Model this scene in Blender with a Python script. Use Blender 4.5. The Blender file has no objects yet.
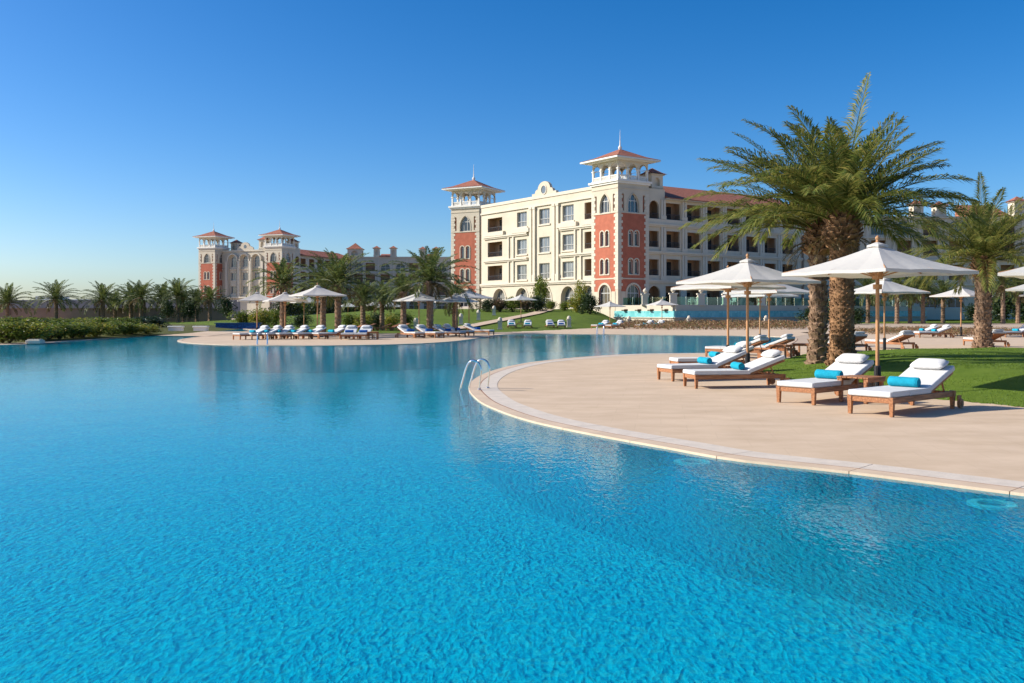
import bpy, bmesh, math, random
from mathutils import Vector, Matrix
from mathutils.noise import noise as pnoise

R = math.radians
rnd = random.Random(7)
SC = bpy.context.scene
COL = SC.collection

# ------------------------------------------------------------------ camera
F, HZ, CH = 940.0, 312.0, 1.35
cd = bpy.data.cameras.new('camera'); cam = bpy.data.objects.new('camera', cd); COL.objects.link(cam)
cam.location = (0, 0, CH); cam.rotation_euler = (R(90), 0, 0)
cd.sensor_width = 36; cd.lens = F * 36 / 1024; cd.shift_y = (HZ - 341.5) / 1024
cd.clip_start = .05; cd.clip_end = 8000
SC.camera = cam
# ------------------------------------------------------------------ light
SUN_EL, SUN_AZ = 31.0, -87.0                     # azimuth clockwise from +Y
sdir = Vector((math.sin(R(SUN_AZ)) * math.cos(R(SUN_EL)), math.cos(R(SUN_AZ)) * math.cos(R(SUN_EL)), math.sin(R(SUN_EL))))
w = bpy.data.worlds.new('World'); SC.world = w; w.use_nodes = True
nt = w.node_tree; nt.nodes.clear()
sky = nt.nodes.new('ShaderNodeTexSky'); sky.sky_type = 'NISHITA'; sky.sun_disc = False
sky.sun_elevation = R(SUN_EL); sky.sun_rotation = R(SUN_AZ); sky.altitude = 0
sky.air_density = 0.8; sky.dust_density = 1.0; sky.ozone_density = 3.0
bg = nt.nodes.new('ShaderNodeBackground'); bg.inputs[1].default_value = .083
wo = nt.nodes.new('ShaderNodeOutputWorld')
gm_ = nt.nodes.new('ShaderNodeGamma'); gm_.inputs[1].default_value = 1.1
hs_ = nt.nodes.new('ShaderNodeHueSaturation'); hs_.inputs['Saturation'].default_value = 1.35
nt.links.new(sky.outputs[0], gm_.inputs[0]); nt.links.new(gm_.outputs[0], hs_.inputs['Color']); tm_ = nt.nodes.new('ShaderNodeMix'); tm_.data_type = 'RGBA'; tm_.blend_type = 'MULTIPLY'; tm_.inputs[0].default_value = 1; tm_.inputs[7].default_value = (1.02, 1.06, 1.12, 1)
nt.links.new(hs_.outputs[0], tm_.inputs[6]); nt.links.new(tm_.outputs[2], bg.inputs[0]); nt.links.new(bg.outputs[0], wo.inputs[0])
sl = bpy.data.lights.new('sun', 'SUN'); sl.energy = 4.6; sl.angle = R(.5); sl.color = (1, .94, .84)
so = bpy.data.objects.new('sun', sl); COL.objects.link(so)
so.rotation_euler = sdir.to_track_quat('Z', 'Y').to_euler()
SC.view_settings.view_transform = 'Standard'; SC.view_settings.look = 'None'
SC.view_settings.exposure = 0.6; SC.view_settings.gamma = 1
SC.cycles.use_denoising = True
SC.cycles.max_bounces = 8; SC.cycles.transparent_max_bounces = 16
SC.cycles.sample_clamp_indirect = 4.0

# ------------------------------------------------------------------ helpers
def G(x, y, z=0.0):
    Y = F * (CH - z) / (y - HZ)
    return Vector(((x - 512) / F * Y, Y, z))
def P(x, y, Y):
    return Vector(((x - 512) / F * Y, Y, CH - (y - HZ) / F * Y))

def origin(o):
    v = Vector((0, 0, 0))
    while o is not None:
        v += o.location; o = o.parent
    return v

def tag(o, label=None, cat=None, group=None, kind=None):
    if label: o['label'] = label
    if cat: o['category'] = cat
    if group: o['group'] = group
    if kind: o['kind'] = kind
    return o

def empty(name, loc, label, cat, group=None, rz=0):
    o = bpy.data.objects.new(name, None); COL.objects.link(o)
    o.empty_display_size = .2
    o.location = loc; o.rotation_euler = (0, 0, rz)
    return tag(o, label, cat, group)

def copy_tree(o, parent=None):
    c = o.copy(); COL.objects.link(c)
    if parent is not None: c.parent = parent
    for ch in list(o.children): copy_tree(ch, c)
    return c

class MB:
    def __init__(s): s.v = []; s.f = []; s.T = None
    def p(s, co):
        if s.T: co = s.T(*co)
        s.v.append(tuple(co)); return len(s.v) - 1
    def poly(s, pts):
        s.f.append([s.p(q) for q in pts])
    def box(s, x0, x1, y0, y1, z0, z1):
        i = [s.p(c) for c in ((x0,y0,z0),(x1,y0,z0),(x1,y1,z0),(x0,y1,z0),(x0,y0,z1),(x1,y0,z1),(x1,y1,z1),(x0,y1,z1))]
        for q in ((3,2,1,0),(4,5,6,7),(0,1,5,4),(1,2,6,5),(2,3,7,6),(3,0,4,7)): s.f.append([i[k] for k in q])
    def tube(s, pts, r, n=6, cap=True):
        pts = [Vector(q) for q in pts]; m = len(pts)
        rs = r if isinstance(r, (list, tuple)) else [r] * m
        prev = None; rings = []; ref = None
        for i in range(m):
            t = (pts[min(i+1, m-1)] - pts[max(i-1, 0)]).normalized()
            if ref is None:
                a = Vector((0,0,1)) if abs(t.z) < .9 else Vector((1,0,0))
                ref = (a - t * a.dot(t)).normalized()
            else: ref = (ref - t * ref.dot(t)).normalized()
            b = t.cross(ref)
            rings.append([s.p(pts[i] + (ref * math.cos(2*math.pi*k/n) + b * math.sin(2*math.pi*k/n)) * rs[i]) for k in range(n)])
        for i in range(m-1):
            for k in range(n):
                s.f.append([rings[i][k], rings[i][(k+1)%n], rings[i+1][(k+1)%n], rings[i+1][k]])
        if cap: s.f.append(rings[0][::-1]); s.f.append(rings[-1])
    def lathe(s, prof, n=16, c=(0,0), cap=True, jit=None):
        rings = []
        for j, (r, z) in enumerate(prof):
            rings.append([s.p((c[0] + (r if not jit else r*(1+jit(k,j)))*math.cos(2*math.pi*k/n), c[1] + (r if not jit else r*(1+jit(k,j)))*math.sin(2*math.pi*k/n), z)) for k in range(n)])
        for i in range(len(prof)-1):
            for k in range(n):
                s.f.append([rings[i][k], rings[i][(k+1)%n], rings[i+1][(k+1)%n], rings[i+1][k]])
        if cap: s.f.append(rings[0][::-1]); s.f.append(rings[-1])
    def rbox(s, size, M, bev, seg=2):
        bm = bmesh.new(); bmesh.ops.create_cube(bm, size=1)
        bmesh.ops.scale(bm, vec=size, verts=bm.verts)
        bmesh.ops.bevel(bm, geom=list(bm.edges), offset=bev, segments=seg, affect='EDGES', profile=.5)
        base = len(s.v); bm.verts.index_update()
        for v in bm.verts: s.p(M @ v.co)
        for f in bm.faces: s.f.append([base + v.index for v in f.verts])
        bm.free()
    def build(s, name, mat, parent=None, world=False, smooth=False):
        off = origin(parent) if (world and parent is not None) else Vector((0,0,0))
        me = bpy.data.meshes.new(name)
        me.from_pydata([(a-off.x, b-off.y, c-off.z) for a, b, c in s.v], [], s.f)
        if mat: me.materials.append(mat)
        if smooth:
            me.polygons.foreach_set('use_smooth', [True]*len(me.polygons))
        me.update()
        o = bpy.data.objects.new(name, me); COL.objects.link(o)
        if parent is not None: o.parent = parent
        return o

# ------------------------------------------------------------------ materials
def new_mat(name):
    m = bpy.data.materials.new(name); m.use_nodes = True
    return m, m.node_tree, m.node_tree.nodes['Principled BSDF']

def mat(name, col, rough=.6, var=.15, scale=3.0, bump=0.0, bscale=20.0, metallic=0.0, spec=.3, stretch=(1,1,1), detail=5.0, hue=None):
    m, t, b = new_mat(name)
    b.inputs['Roughness'].default_value = rough; b.inputs['Metallic'].default_value = metallic
    b.inputs['Specular IOR Level'].default_value = spec
    tc = t.nodes.new('ShaderNodeTexCoord'); mp = t.nodes.new('ShaderNodeMapping'); mp.inputs['Scale'].default_value = stretch
    t.links.new(tc.outputs['Object'], mp.inputs[0])
    n = t.nodes.new('ShaderNodeTexNoise'); n.inputs['Scale'].default_value = scale; n.inputs['Detail'].default_value = detail; n.inputs['Roughness'].default_value = .62
    t.links.new(mp.outputs[0], n.inputs['Vector'])
    cr = t.nodes.new('ShaderNodeValToRGB')
    hi = hue or col
    cr.color_ramp.elements[0].position = .3; cr.color_ramp.elements[1].position = .7
    cr.color_ramp.elements[0].color = tuple(c*(1-var) for c in col) + (1,)
    cr.color_ramp.elements[1].color = tuple(min(1, c*(1+var)) for c in hi) + (1,)
    t.links.new(n.outputs['Fac'], cr.inputs[0]); t.links.new(cr.outputs[0], b.inputs['Base Color'])
    if bump:
        n2 = t.nodes.new('ShaderNodeTexNoise'); n2.inputs['Scale'].default_value = bscale; n2.inputs['Detail'].default_value = 4
        t.links.new(mp.outputs[0], n2.inputs['Vector'])
        bp = t.nodes.new('ShaderNodeBump'); bp.inputs['Strength'].default_value = bump; bp.inputs['Distance'].default_value = .02
        t.links.new(n2.outputs['Fac'], bp.inputs['Height']); t.links.new(bp.outputs[0], b.inputs['Normal'])
    return m

def leaf_mat(name, cols, trans=.35, rough=.45, spec=.3):
    m, t, b = new_mat(name)
    g = t.nodes.new('ShaderNodeNewGeometry'); cr = t.nodes.new('ShaderNodeValToRGB')
    el = cr.color_ramp.elements
    while len(el) < len(cols): el.new(.5)
    for i, c in enumerate(cols):
        el[i].position = i / (len(cols)-1); el[i].color = c + (1,)
    t.links.new(g.outputs['Random Per Island'], cr.inputs[0])
    t.links.new(cr.outputs[0], b.inputs['Base Color'])
    b.inputs['Roughness'].default_value = rough; b.inputs['Specular IOR Level'].default_value = spec
    tr = t.nodes.new('ShaderNodeBsdfTranslucent'); t.links.new(cr.outputs[0], tr.inputs[0])
    mx = t.nodes.new('ShaderNodeMixShader'); mx.inputs[0].default_value = trans
    out = t.nodes['Material Output']
    t.links.new(b.outputs[0], mx.inputs[1]); t.links.new(tr.outputs[0], mx.inputs[2]); t.links.new(mx.outputs[0], out.inputs[0])
    return m

M = {}
M['cream'] = mat('cream_render', (.57,.50,.385), .8, .09, .35, .25, 6, spec=.2)
M['cream2'] = mat('pale_stone_trim', (.60,.535,.425), .75, .06, .8, .2, 8, spec=.2)
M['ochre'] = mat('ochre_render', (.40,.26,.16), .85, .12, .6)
M['red'] = mat('terracotta_brick', (.42,.135,.082), .85, .13, 1.4, .3, 12, spec=.15)
M['rooft'] = None
M['white'] = mat('white_paint', (.74,.71,.64), .6, .04, 1)
M['iron'] = mat('dark_iron', (.035,.035,.04), .5, .2, 4)
M['frame'] = mat('window_paint', (.55,.54,.50), .5, .05, 2)
M['glass'] = mat('window_glass', (.10,.12,.14), .06, .5, .25, spec=.9)
M['glassd'] = mat('dark_glass', (.03,.035,.04), .08, .4, .4, spec=.8)
M['canvas'] = None
M['teak'] = mat('teak_wood', (.30,.115,.045), .5, .35, 6, .2, 30, stretch=(.6,6,6), hue=(.36,.16,.07))
M['teakpole'] = mat('pale_teak', (.46,.24,.11), .5, .25, 5, .15, 30, stretch=(6,6,.5))
M['cushion'] = mat('white_canvas_cushion', (.60,.59,.57), .85, .05, 4, .35, 14)
M['towel'] = mat('turquoise_towel', (.015,.30,.42), .95, .15, 14, .6, 60, spec=.1)
M['towelblue'] = mat('blue_towel', (.03,.11,.34), .95, .15, 14, .6, 60, spec=.1)
M['plastic'] = mat('black_sleeve', (.02,.02,.022), .5, .2, 5)
M['steel'] = mat('polished_steel', (.75,.75,.75), .12, .03, 4, metallic=1)
M['trunk'] = mat('palm_bark', (.19,.115,.068), .95, .45, 7, .9, 22, hue=(.26,.17,.11))
M['boots'] = mat('palm_leaf_bases', (.17,.085,.04), .95, .5, 6, .9, 24, hue=(.25,.14,.07))
M['wood2'] = mat('bush_wood', (.10,.07,.045), .9, .3, 6)
M['frond'] = leaf_mat('palm_leaflets', [(.09,.13,.03),(.15,.185,.04),(.23,.235,.05),(.33,.28,.08)], .48)
M['frondfar'] = leaf_mat('far_palm_leaflets', [(.06,.095,.025),(.11,.145,.035),(.18,.18,.05)], .45)
M['dryfrond'] = leaf_mat('dry_palm_leaflets', [(.09,.07,.025),(.15,.11,.04),(.20,.14,.06)], .3)
M['bush'] = leaf_mat('bush_leaves', [(.05,.09,.012),(.11,.16,.02),(.17,.21,.03),(.23,.24,.04)], .42)
M['bushflower'] = leaf_mat('flowering_bush_leaves', [(.07,.11,.018),(.15,.20,.025),(.22,.26,.035),(.30,.28,.04),(.46,.33,.04)], .42)
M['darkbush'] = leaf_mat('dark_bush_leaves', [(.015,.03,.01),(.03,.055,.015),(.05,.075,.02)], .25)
M['redbed'] = leaf_mat('russet_bed_leaves', [(.09,.10,.03),(.20,.11,.05),(.28,.14,.08),(.15,.15,.04)], .25)
M['wallpink'] = mat('pinkish_wall', (.30,.20,.15), .9, .12, .4)
M['greynet'] = mat('grey_screen', (.24,.23,.23), .9, .15, .15, stretch=(3,3,.6))
M['stone'] = mat('bollard_stone', (.60,.53,.42), .8, .1, 4)

# canvas: white cloth, partly translucent
m, t, b = new_mat('white_parasol_canvas')
b.inputs['Base Color'].default_value = (.60,.585,.55,1); b.inputs['Roughness'].default_value = .9; b.inputs['Specular IOR Level'].default_value = .1
tc = t.nodes.new('ShaderNodeTexCoord'); nn = t.nodes.new('ShaderNodeTexNoise'); nn.inputs['Scale'].default_value = 5
bp = t.nodes.new('ShaderNodeBump'); bp.inputs['Strength'].default_value = .25; bp.inputs['Distance'].default_value = .03
t.links.new(tc.outputs['Object'], nn.inputs['Vector']); t.links.new(nn.outputs[0], bp.inputs['Height']); t.links.new(bp.outputs[0], b.inputs['Normal'])
tr = t.nodes.new('ShaderNodeBsdfTranslucent'); tr.inputs[0].default_value = (.70,.60,.44,1)
mx = t.nodes.new('ShaderNodeMixShader'); mx.inputs[0].default_value = .22
t.links.new(b.outputs[0], mx.inputs[1]); t.links.new(tr.outputs[0], mx.inputs[2]); t.links.new(mx.outputs[0], t.nodes['Material Output'].inputs[0])
M['canvas'] = m

# roof tiles: courses as bump
m = mat('roof_tiles', (.33,.13,.085), .8, .25, 2.5, spec=.15); t = m.node_tree; b = t.nodes['Principled BSDF']
wv = t.nodes.new('ShaderNodeTexWave'); wv.inputs['Scale'].default_value = 1.6; wv.bands_direction = 'X'
tc = t.nodes.new('ShaderNodeTexCoord'); t.links.new(tc.outputs['Object'], wv.inputs['Vector'])
bp = t.nodes.new('ShaderNodeBump'); bp.inputs['Strength'].default_value = .5; bp.inputs['Distance'].default_value = .1
t.links.new(wv.outputs[1], bp.inputs['Height']); t.links.new(bp.outputs[0], b.inputs['Normal'])
M['rooft'] = m

# paving: warm travertine with faint streaks and slab joints
def paving(name, col, jx=.9, jy=.9, js=.55):
    m, t, b = new_mat(name)
    b.inputs['Roughness'].default_value = .7; b.inputs['Specular IOR Level'].default_value = .2
    tc = t.nodes.new('ShaderNodeTexCoord'); mp = t.nodes.new('ShaderNodeMapping'); mp.inputs['Scale'].default_value = (.8, 1.3, 1)
    t.links.new(tc.outputs['Object'], mp.inputs[0])
    n = t.nodes.new('ShaderNodeTexNoise'); n.inputs['Scale'].default_value = 1.3; n.inputs['Detail'].default_value = 8; n.inputs['Roughness'].default_value = .65
    t.links.new(mp.outputs[0], n.inputs['Vector'])
    cr = t.nodes.new('ShaderNodeValToRGB'); cr.color_ramp.elements[0].position = .28; cr.color_ramp.elements[1].position = .72
    cr.color_ramp.elements[0].color = (col[0]*.87, col[1]*.85, col[2]*.82, 1); cr.color_ramp.elements[1].color = (col[0]*1.12, col[1]*1.13, col[2]*1.16, 1)
    t.links.new(n.outputs[0], cr.inputs[0])
    br = t.nodes.new('ShaderNodeTexBrick'); br.inputs['Scale'].default_value = 1; br.inputs['Mortar Size'].default_value = .006
    br.inputs['Brick Width'].default_value = jx; br.inputs['Row Height'].default_value = jy
    br.inputs['Color1'].default_value = (1,1,1,1); br.inputs['Color2'].default_value = (.975,.975,.98,1); br.inputs['Mortar'].default_value = (js,js,js,1)
    mp2 = t.nodes.new('ShaderNodeMapping'); mp2.inputs['Rotation'].default_value = (0,0,R(9)); t.links.new(tc.outputs['Object'], mp2.inputs[0]); t.links.new(mp2.outputs[0], br.inputs['Vector'])
    mul = t.nodes.new('ShaderNodeMix'); mul.data_type = 'RGBA'; mul.blend_type = 'MULTIPLY'; mul.inputs[0].default_value = 1
    t.links.new(cr.outputs[0], mul.inputs[6]); t.links.new(br.outputs[0], mul.inputs[7]); t.links.new(mul.outputs[2], b.inputs['Base Color'])
    return m
M['paving'] = paving('travertine_paving', (.585,.44,.30), .6, .6, .93)
M['ground'] = mat('sandy_ground', (.44,.34,.25), .9, .12, .08, spec=.1)
M['coping'] = mat('beige_coping', (.60,.45,.31), .6, .12, 2.5)
M['copewhite'] = mat('white_grating_stone', (.62,.53,.43), .6, .10, 5, .2, 60)
M['groove'] = mat('rust_groove', (.25,.09,.04), .8, .2, 5)

def grass(name, c0, c1, sc=2.0):
    m, t, b = new_mat(name)
    b.inputs['Roughness'].default_value = .9; b.inputs['Specular IOR Level'].default_value = .1
    tc = t.nodes.new('ShaderNodeTexCoord')
    n = t.nodes.new('ShaderNodeTexNoise'); n.inputs['Scale'].default_value = sc; n.inputs['Detail'].default_value = 10; n.inputs['Roughness'].default_value = .75
    t.links.new(tc.outputs['Object'], n.inputs['Vector'])
    cr = t.nodes.new('ShaderNodeValToRGB'); cr.color_ramp.elements[0].position = .3; cr.color_ramp.elements[1].position = .7
    cr.color_ramp.elements[0].color = c0+(1,); cr.color_ramp.elements[1].color = c1+(1,)
    t.links.new(n.outputs[0], cr.inputs[0]); t.links.new(cr.outputs[0], b.inputs['Base Color'])
    n2 = t.nodes.new('ShaderNodeTexNoise'); n2.inputs['Scale'].default_value = 45; n2.inputs['Detail'].default_value = 3
    t.links.new(tc.outputs['Object'], n2.inputs['Vector'])
    bp = t.nodes.new('ShaderNodeBump'); bp.inputs['Strength'].default_value = .8; bp.inputs['Distance'].default_value = .05
    t.links.new(n2.outputs[0], bp.inputs['Height']); t.links.new(bp.outputs[0], b.inputs['Normal'])
    return m
M['grass'] = grass('lawn_grass', (.085,.145,.014), (.155,.22,.028))
M['drygrass'] = grass('dry_bank_grass', (.07,.09,.02), (.15,.14,.05), .8)
M['grassfar'] = grass('far_lawn_grass', (.08,.125,.016), (.14,.19,.03), .5)

# pool tiles: glass mosaic of mixed blues
def mosaic(name, cols, scale):
    m, t, b = new_mat(name)
    b.inputs['Roughness'].default_value = .4
    tc = t.nodes.new('ShaderNodeTexCoord')
    vo = t.nodes.new('ShaderNodeTexVoronoi'); vo.inputs['Scale'].default_value = scale; vo.inputs['Randomness'].default_value = .35
    t.links.new(tc.outputs['Object'], vo.inputs['Vector'])
    sp = t.nodes.new('ShaderNodeSeparateColor'); t.links.new(vo.outputs['Color'], sp.inputs[0])
    cr = t.nodes.new('ShaderNodeValToRGB'); el = cr.color_ramp.elements
    while len(el) < len(cols): el.new(.5)
    for i, c in enumerate(cols): el[i].position = i/(len(cols)-1); el[i].color = c+(1,)
    t.links.new(sp.outputs[0], cr.inputs[0]); t.links.new(cr.outputs[0], b.inputs['Base Color'])
    return m
M['mosaic'] = mosaic('blue_pool_mosaic', [(.0,.24,.58),(.0,.50,.84),(.03,.86,.97),(.40,.98,.88)], 18)
M['mosaicwall'] = mosaic('dark_blue_wall_mosaic', [(.0,.03,.14),(.0,.06,.22),(.01,.10,.30)], 12)
M['turq'] = mosaic('turquoise_wall_mosaic', [(.10,.42,.42),(.16,.50,.50),(.24,.58,.56)], 3)

def water_mat():
    m = bpy.data.materials.new('pool_water'); m.use_nodes = True; t = m.node_tree; t.nodes.clear()
    N = t.nodes.new; L = t.links.new
    tc = N('ShaderNodeTexCoord')
    def nz(scale, det, dist, st=(1,1,1), rot=0.0, loc=(0,0,0)):
        mp = N('ShaderNodeMapping'); mp.inputs['Scale'].default_value = st; mp.inputs['Rotation'].default_value = (0,0,R(rot)); mp.inputs['Location'].default_value = loc
        L(tc.outputs['Object'], mp.inputs[0])
        n = N('ShaderNodeTexNoise'); n.inputs['Scale'].default_value = scale; n.inputs['Detail'].default_value = det
        n.inputs['Distortion'].default_value = dist
        L(mp.outputs[0], n.inputs['Vector']); return n.outputs[0]
    def mth(op, a, b=None, v=None):
        x = N('ShaderNodeMath'); x.operation = op
        L(a, x.inputs[0])
        if b is not None: L(b, x.inputs[1])
        elif v is not None: x.inputs[1].default_value = v
        return x.outputs[0]
    def ridge(n): return mth('POWER', mth('ADD', mth('ABSOLUTE', mth('SUBTRACT', n, v=.5)), v=.004), v=.7)
    a = nz(16.0, 1.0, .3, (1, .45, 1), 8); c = nz(26.0, 1.0, .3, (1, .55, 1), -14, (3,1,0)); e = nz(44.0, 1, .2, (1, .8, 1)); d = nz(1.1, 2, 0); md = nz(.55, 2, .4)
    ring = N('ShaderNodeTexWave'); ring.wave_type = 'RINGS'; ring.rings_direction = 'Z'
    ring.inputs['Scale'].default_value = 1.5; ring.inputs['Distortion'].default_value = 2.0; ring.inputs['Detail'].default_value = 1; ring.inputs['Detail Scale'].default_value = 3
    mpr = N('ShaderNodeMapping'); c0 = G(285, 530, -.02); mpr.inputs['Location'].default_value = (-c0.x, -c0.y, 0)
    L(tc.outputs['Object'], mpr.inputs[0]); L(mpr.outputs[0], ring.inputs['Vector'])
    ln = N('ShaderNodeVectorMath'); ln.operation = 'LENGTH'; L(mpr.outputs[0], ln.inputs[0])
    fall = N('ShaderNodeMapRange'); fall.inputs['From Min'].default_value = .3; fall.inputs['From Max'].default_value = 2.6; fall.inputs['To Min'].default_value = .16; fall.inputs['To Max'].default_value = 0.0
    L(ln.outputs['Value'], fall.inputs['Value'])
    h = mth('ADD', mth('MULTIPLY', ridge(a), v=-1.0), mth('MULTIPLY', ridge(c), v=-.7))
    h = mth('ADD', h, mth('MULTIPLY', e, v=.22))
    h = mth('MULTIPLY', h, mth('ADD', mth('MULTIPLY', md, v=1.6), v=.25))
    h = mth('ADD', h, mth('MULTIPLY', ring.outputs[1], fall.outputs[0]))
    def bump(src, dist):
        b = N('ShaderNodeBump'); b.inputs['Strength'].default_value = 1.0; b.inputs['Distance'].default_value = dist; L(src, b.inputs['Height']); return b.outputs[0]
    b1 = bump(h, W_DIFF); b3 = bump(h, W_REFR)
    g = mth('ADD', mth('ADD', mth('MULTIPLY', a, v=.45), mth('MULTIPLY', c, v=.3)), d)
    b2 = bump(g, W_GLOSS)
    df = N('ShaderNodeBsdfDiffuse'); df.inputs[0].default_value = (.0, .55, .72, 1); L(b1, df.inputs['Normal'])
    tp = N('ShaderNodeBsdfTransparent'); tp.inputs[0].default_value = (.4, .98, 1, 1)
    rf = N('ShaderNodeBsdfRefraction'); rf.inputs['Color'].default_value = (.5, .97, 1, 1); rf.inputs['IOR'].default_value = 1.33; rf.inputs['Roughness'].default_value = 0.0; L(b3, rf.inputs['Normal'])
    m0 = N('ShaderNodeMixShader'); m0.inputs[0].default_value = .45; L(tp.outputs[0], m0.inputs[1]); L(rf.outputs[0], m0.inputs[2])
    mx = N('ShaderNodeMixShader'); mx.inputs[0].default_value = .72; L(df.outputs[0], mx.inputs[1]); L(m0.outputs[0], mx.inputs[2])
    gl = N('ShaderNodeBsdfGlossy'); gl.inputs['Roughness'].default_value = .02; L(b2, gl.inputs['Normal'])
    fr = N('ShaderNodeFresnel'); fr.inputs[0].default_value = 1.33; L(b2, fr.inputs['Normal'])
    m2 = N('ShaderNodeMixShader'); L(mth('MULTIPLY', fr.outputs[0], v=.76), m2.inputs[0]); L(mx.outputs[0], m2.inputs[1]); L(gl.outputs[0], m2.inputs[2])
    o = N('ShaderNodeOutputMaterial'); L(m2.outputs[0], o.inputs[0])
    return m
W_DIFF, W_REFR, W_GLOSS = .025, .024, .0042
M['water'] = water_mat()
m, t, b = new_mat('clear_railing_glass')
t.nodes.remove(b)
tp = t.nodes.new('ShaderNodeBsdfTransparent'); tp.inputs[0].default_value = (.55,.78,.72,1)
gl = t.nodes.new('ShaderNodeBsdfGlossy'); gl.inputs['Roughness'].default_value = .02
mx = t.nodes.new('ShaderNodeMixShader'); mx.inputs[0].default_value = .1
t.links.new(tp.outputs[0], mx.inputs[1]); t.links.new(gl.outputs[0], mx.inputs[2]); t.links.new(mx.outputs[0], t.nodes['Material Output'].inputs[0])
M['railglass'] = m

# ------------------------------------------------------------------ ground and pool
def catmull(pts, n=8):
    out = []; m = len(pts)
    for i in range(m):
        p0, p1, p2, p3 = pts[i-1], pts[i], pts[(i+1)%m], pts[(i+2)%m]
        for k in range(n):
            t = k/n
            out.append(.5*((2*p1) + (p2-p0)*t + (2*p0-5*p1+4*p2-p3)*t*t + (3*p1-p0-3*p2+p3)*t**3))
    return out
near_px = [(785,345),(770,350),(740,352.3),(700,353.2),(640,354),(606,355.6),(567,358.5),(528,363),(498.6,369.3),(479,377),(469.5,387),(479,400),(498.6,410),(528,420),(567,429),(619,439),(670,448),(732,459),(832,470),(902,478.5),(1024,494)]
far_px = [(0,345),(30,343.6),(60,341.8),(100,339),(140,336.3),(180,333.5),(210,331.2),(236,328.8),(250,329.6),(243,331.5),(218,334.6),(193,337.5),(178,340.3),(186,342.6),(210,344.2),(240,345.2),(285,345.6),(330,345.6),(400,344.3),(440,342.4),(465,340),(485,337),(503,334.6),(540,334),(600,334.3),(640,334.6),(700,335.2),(760,336),(792,338)]
loop = [G(*q) for q in near_px] + [Vector(q) for q in ((5.0,5.75,0),(7,4.0,0),(10,1,0),(14,-6,0),(16,-20,0),(0,-26,0),(-30,-22,0),(-40,0,0),(-35,18,0),(-27,32,0))] + [G(*q) for q in far_px]
LOOP = [Vector((q.x, q.y, 0)) for q in catmull(loop, 6)]
area = sum(LOOP[i-1].x*LOOP[i].y - LOOP[i].x*LOOP[i-1].y for i in range(len(LOOP)))
SGN = 1 if area > 0 else -1
def fill(loops, name, m, z=0.0, kind='structure'):
    bm = bmesh.new(); es = []
    for lp in loops:
        vs = [bm.verts.new((q[0], q[1], z)) for q in lp]
        es += [bm.edges.new((vs[i-1], vs[i])) for i in range(len(vs))]
    bmesh.ops.triangle_fill(bm, use_beauty=True, use_dissolve=False, edges=es, normal=(0,0,1))
    for f in bm.faces:
        if f.normal.z < 0: f.normal_flip()
    me = bpy.data.meshes.new(name); bm.to_mesh(me); bm.free(); me.materials.append(m)
    o = bpy.data.objects.new(name, me); COL.objects.link(o); o['kind'] = kind
    return o
fill([[(-4000,-600),(4000,-600),(4000,6000),(-4000,6000)], LOOP], 'ground', M['ground'])
# arc-length param of the pool edge
cum = [0]
for i in range(len(LOOP)): cum.append(cum[-1] + (LOOP[(i+1)%len(LOOP)] - LOOP[i]).length)
PER = cum[-1]
import bisect
def edge_at(s):
    s = s % PER; i = min(bisect.bisect_right(cum, s) - 1, len(LOOP)-1)
    a, b = LOOP[i], LOOP[(i+1)%len(LOOP)]; L_ = cum[i+1]-cum[i]; t = (s-cum[i])/L_ if L_ else 0
    # smoothed normal
    def nrm(j):
        d = (LOOP[(j+1)%len(LOOP)] - LOOP[j-1]).normalized(); return Vector((d.y, -d.x, 0))*SGN
    n = (nrm(i)*(1-t) + nrm((i+1)%len(LOOP))*t).normalized()
    return a.lerp(b, t), n
def strip(mb, s0, s1, o0, o1, z0, z1, k=4):
    pr = None
    for j in range(k+1):
        p, n = edge_at(s0 + (s1-s0)*j/k)
        a, b = p + n*o0, p + n*o1
        ring = [mb.p((a.x,a.y,z0)), mb.p((a.x,a.y,z1)), mb.p((b.x,b.y,z1)), mb.p((b.x,b.y,z0))]
        if pr:
            for q in range(4): mb.f.append([pr[q], pr[(q+1)%4], ring[(q+1)%4], ring[q]])
        else: mb.f.append(ring)
        pr = ring
    mb.f.append(pr[::-1])
def copings():
    mb1, mb2, mb3 = MB(), MB(), MB()
    n = int(PER/1.25); st = PER/n
    for i in range(n):
        p, _ = edge_at((i+.5)*st)
        if p.y < -2: continue
        strip(mb1, i*st+.004, (i+1)*st-.004, -.02, .175, -.03, .009)
        strip(mb3, i*st, (i+1)*st, .173, .197, -.06, .008)
        if p.y < 31 and p.x > -3:
            strip(mb2, i*st+.005, (i+1)*st-.005, .195, .50, -.06, .0085)
    tag(mb1.build('pool_coping', M['coping']), kind='structure'); tag(mb2.build('pool_grating', M['copewhite']), kind='structure'); tag(mb3.build('pool_groove', M['groove']), kind='structure')
copings()
# paved deck sheets 6 mm above the ground
near_edge = [edge_at(cum[6*0] + s*.01)[0] for s in range(0)]
i0, i1 = 0, 6*(len(near_px)+3)
def off(i, d):
    p, n = edge_at(cum[i]); return p + n*d
deck = [off(i, .19) for i in range(i0, i1)] + [Vector((40,8,0)), Vector((44,62,0)), Vector((34,80,0)), Vector((19,62,0)), Vector((17,46,0))]
fill([deck], 'pool_deck', M['paving'], .004)
j0 = 6*(len(near_px)+10)+6*9
j1 = j0 + 6*(len(far_px)-10)
far_deck = [off(i, .19) for i in range(j0, j1)] + [Vector((22,66,0)), Vector((22,84,0)), Vector((4,80,0)), Vector((-2,66,0)), Vector((-8,56.5,0)), Vector((-16,52,0)), Vector((-24,55,0)), Vector((-26,66,0))]
fill([far_deck], 'far_pool_deck', M['paving'], .004)
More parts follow.
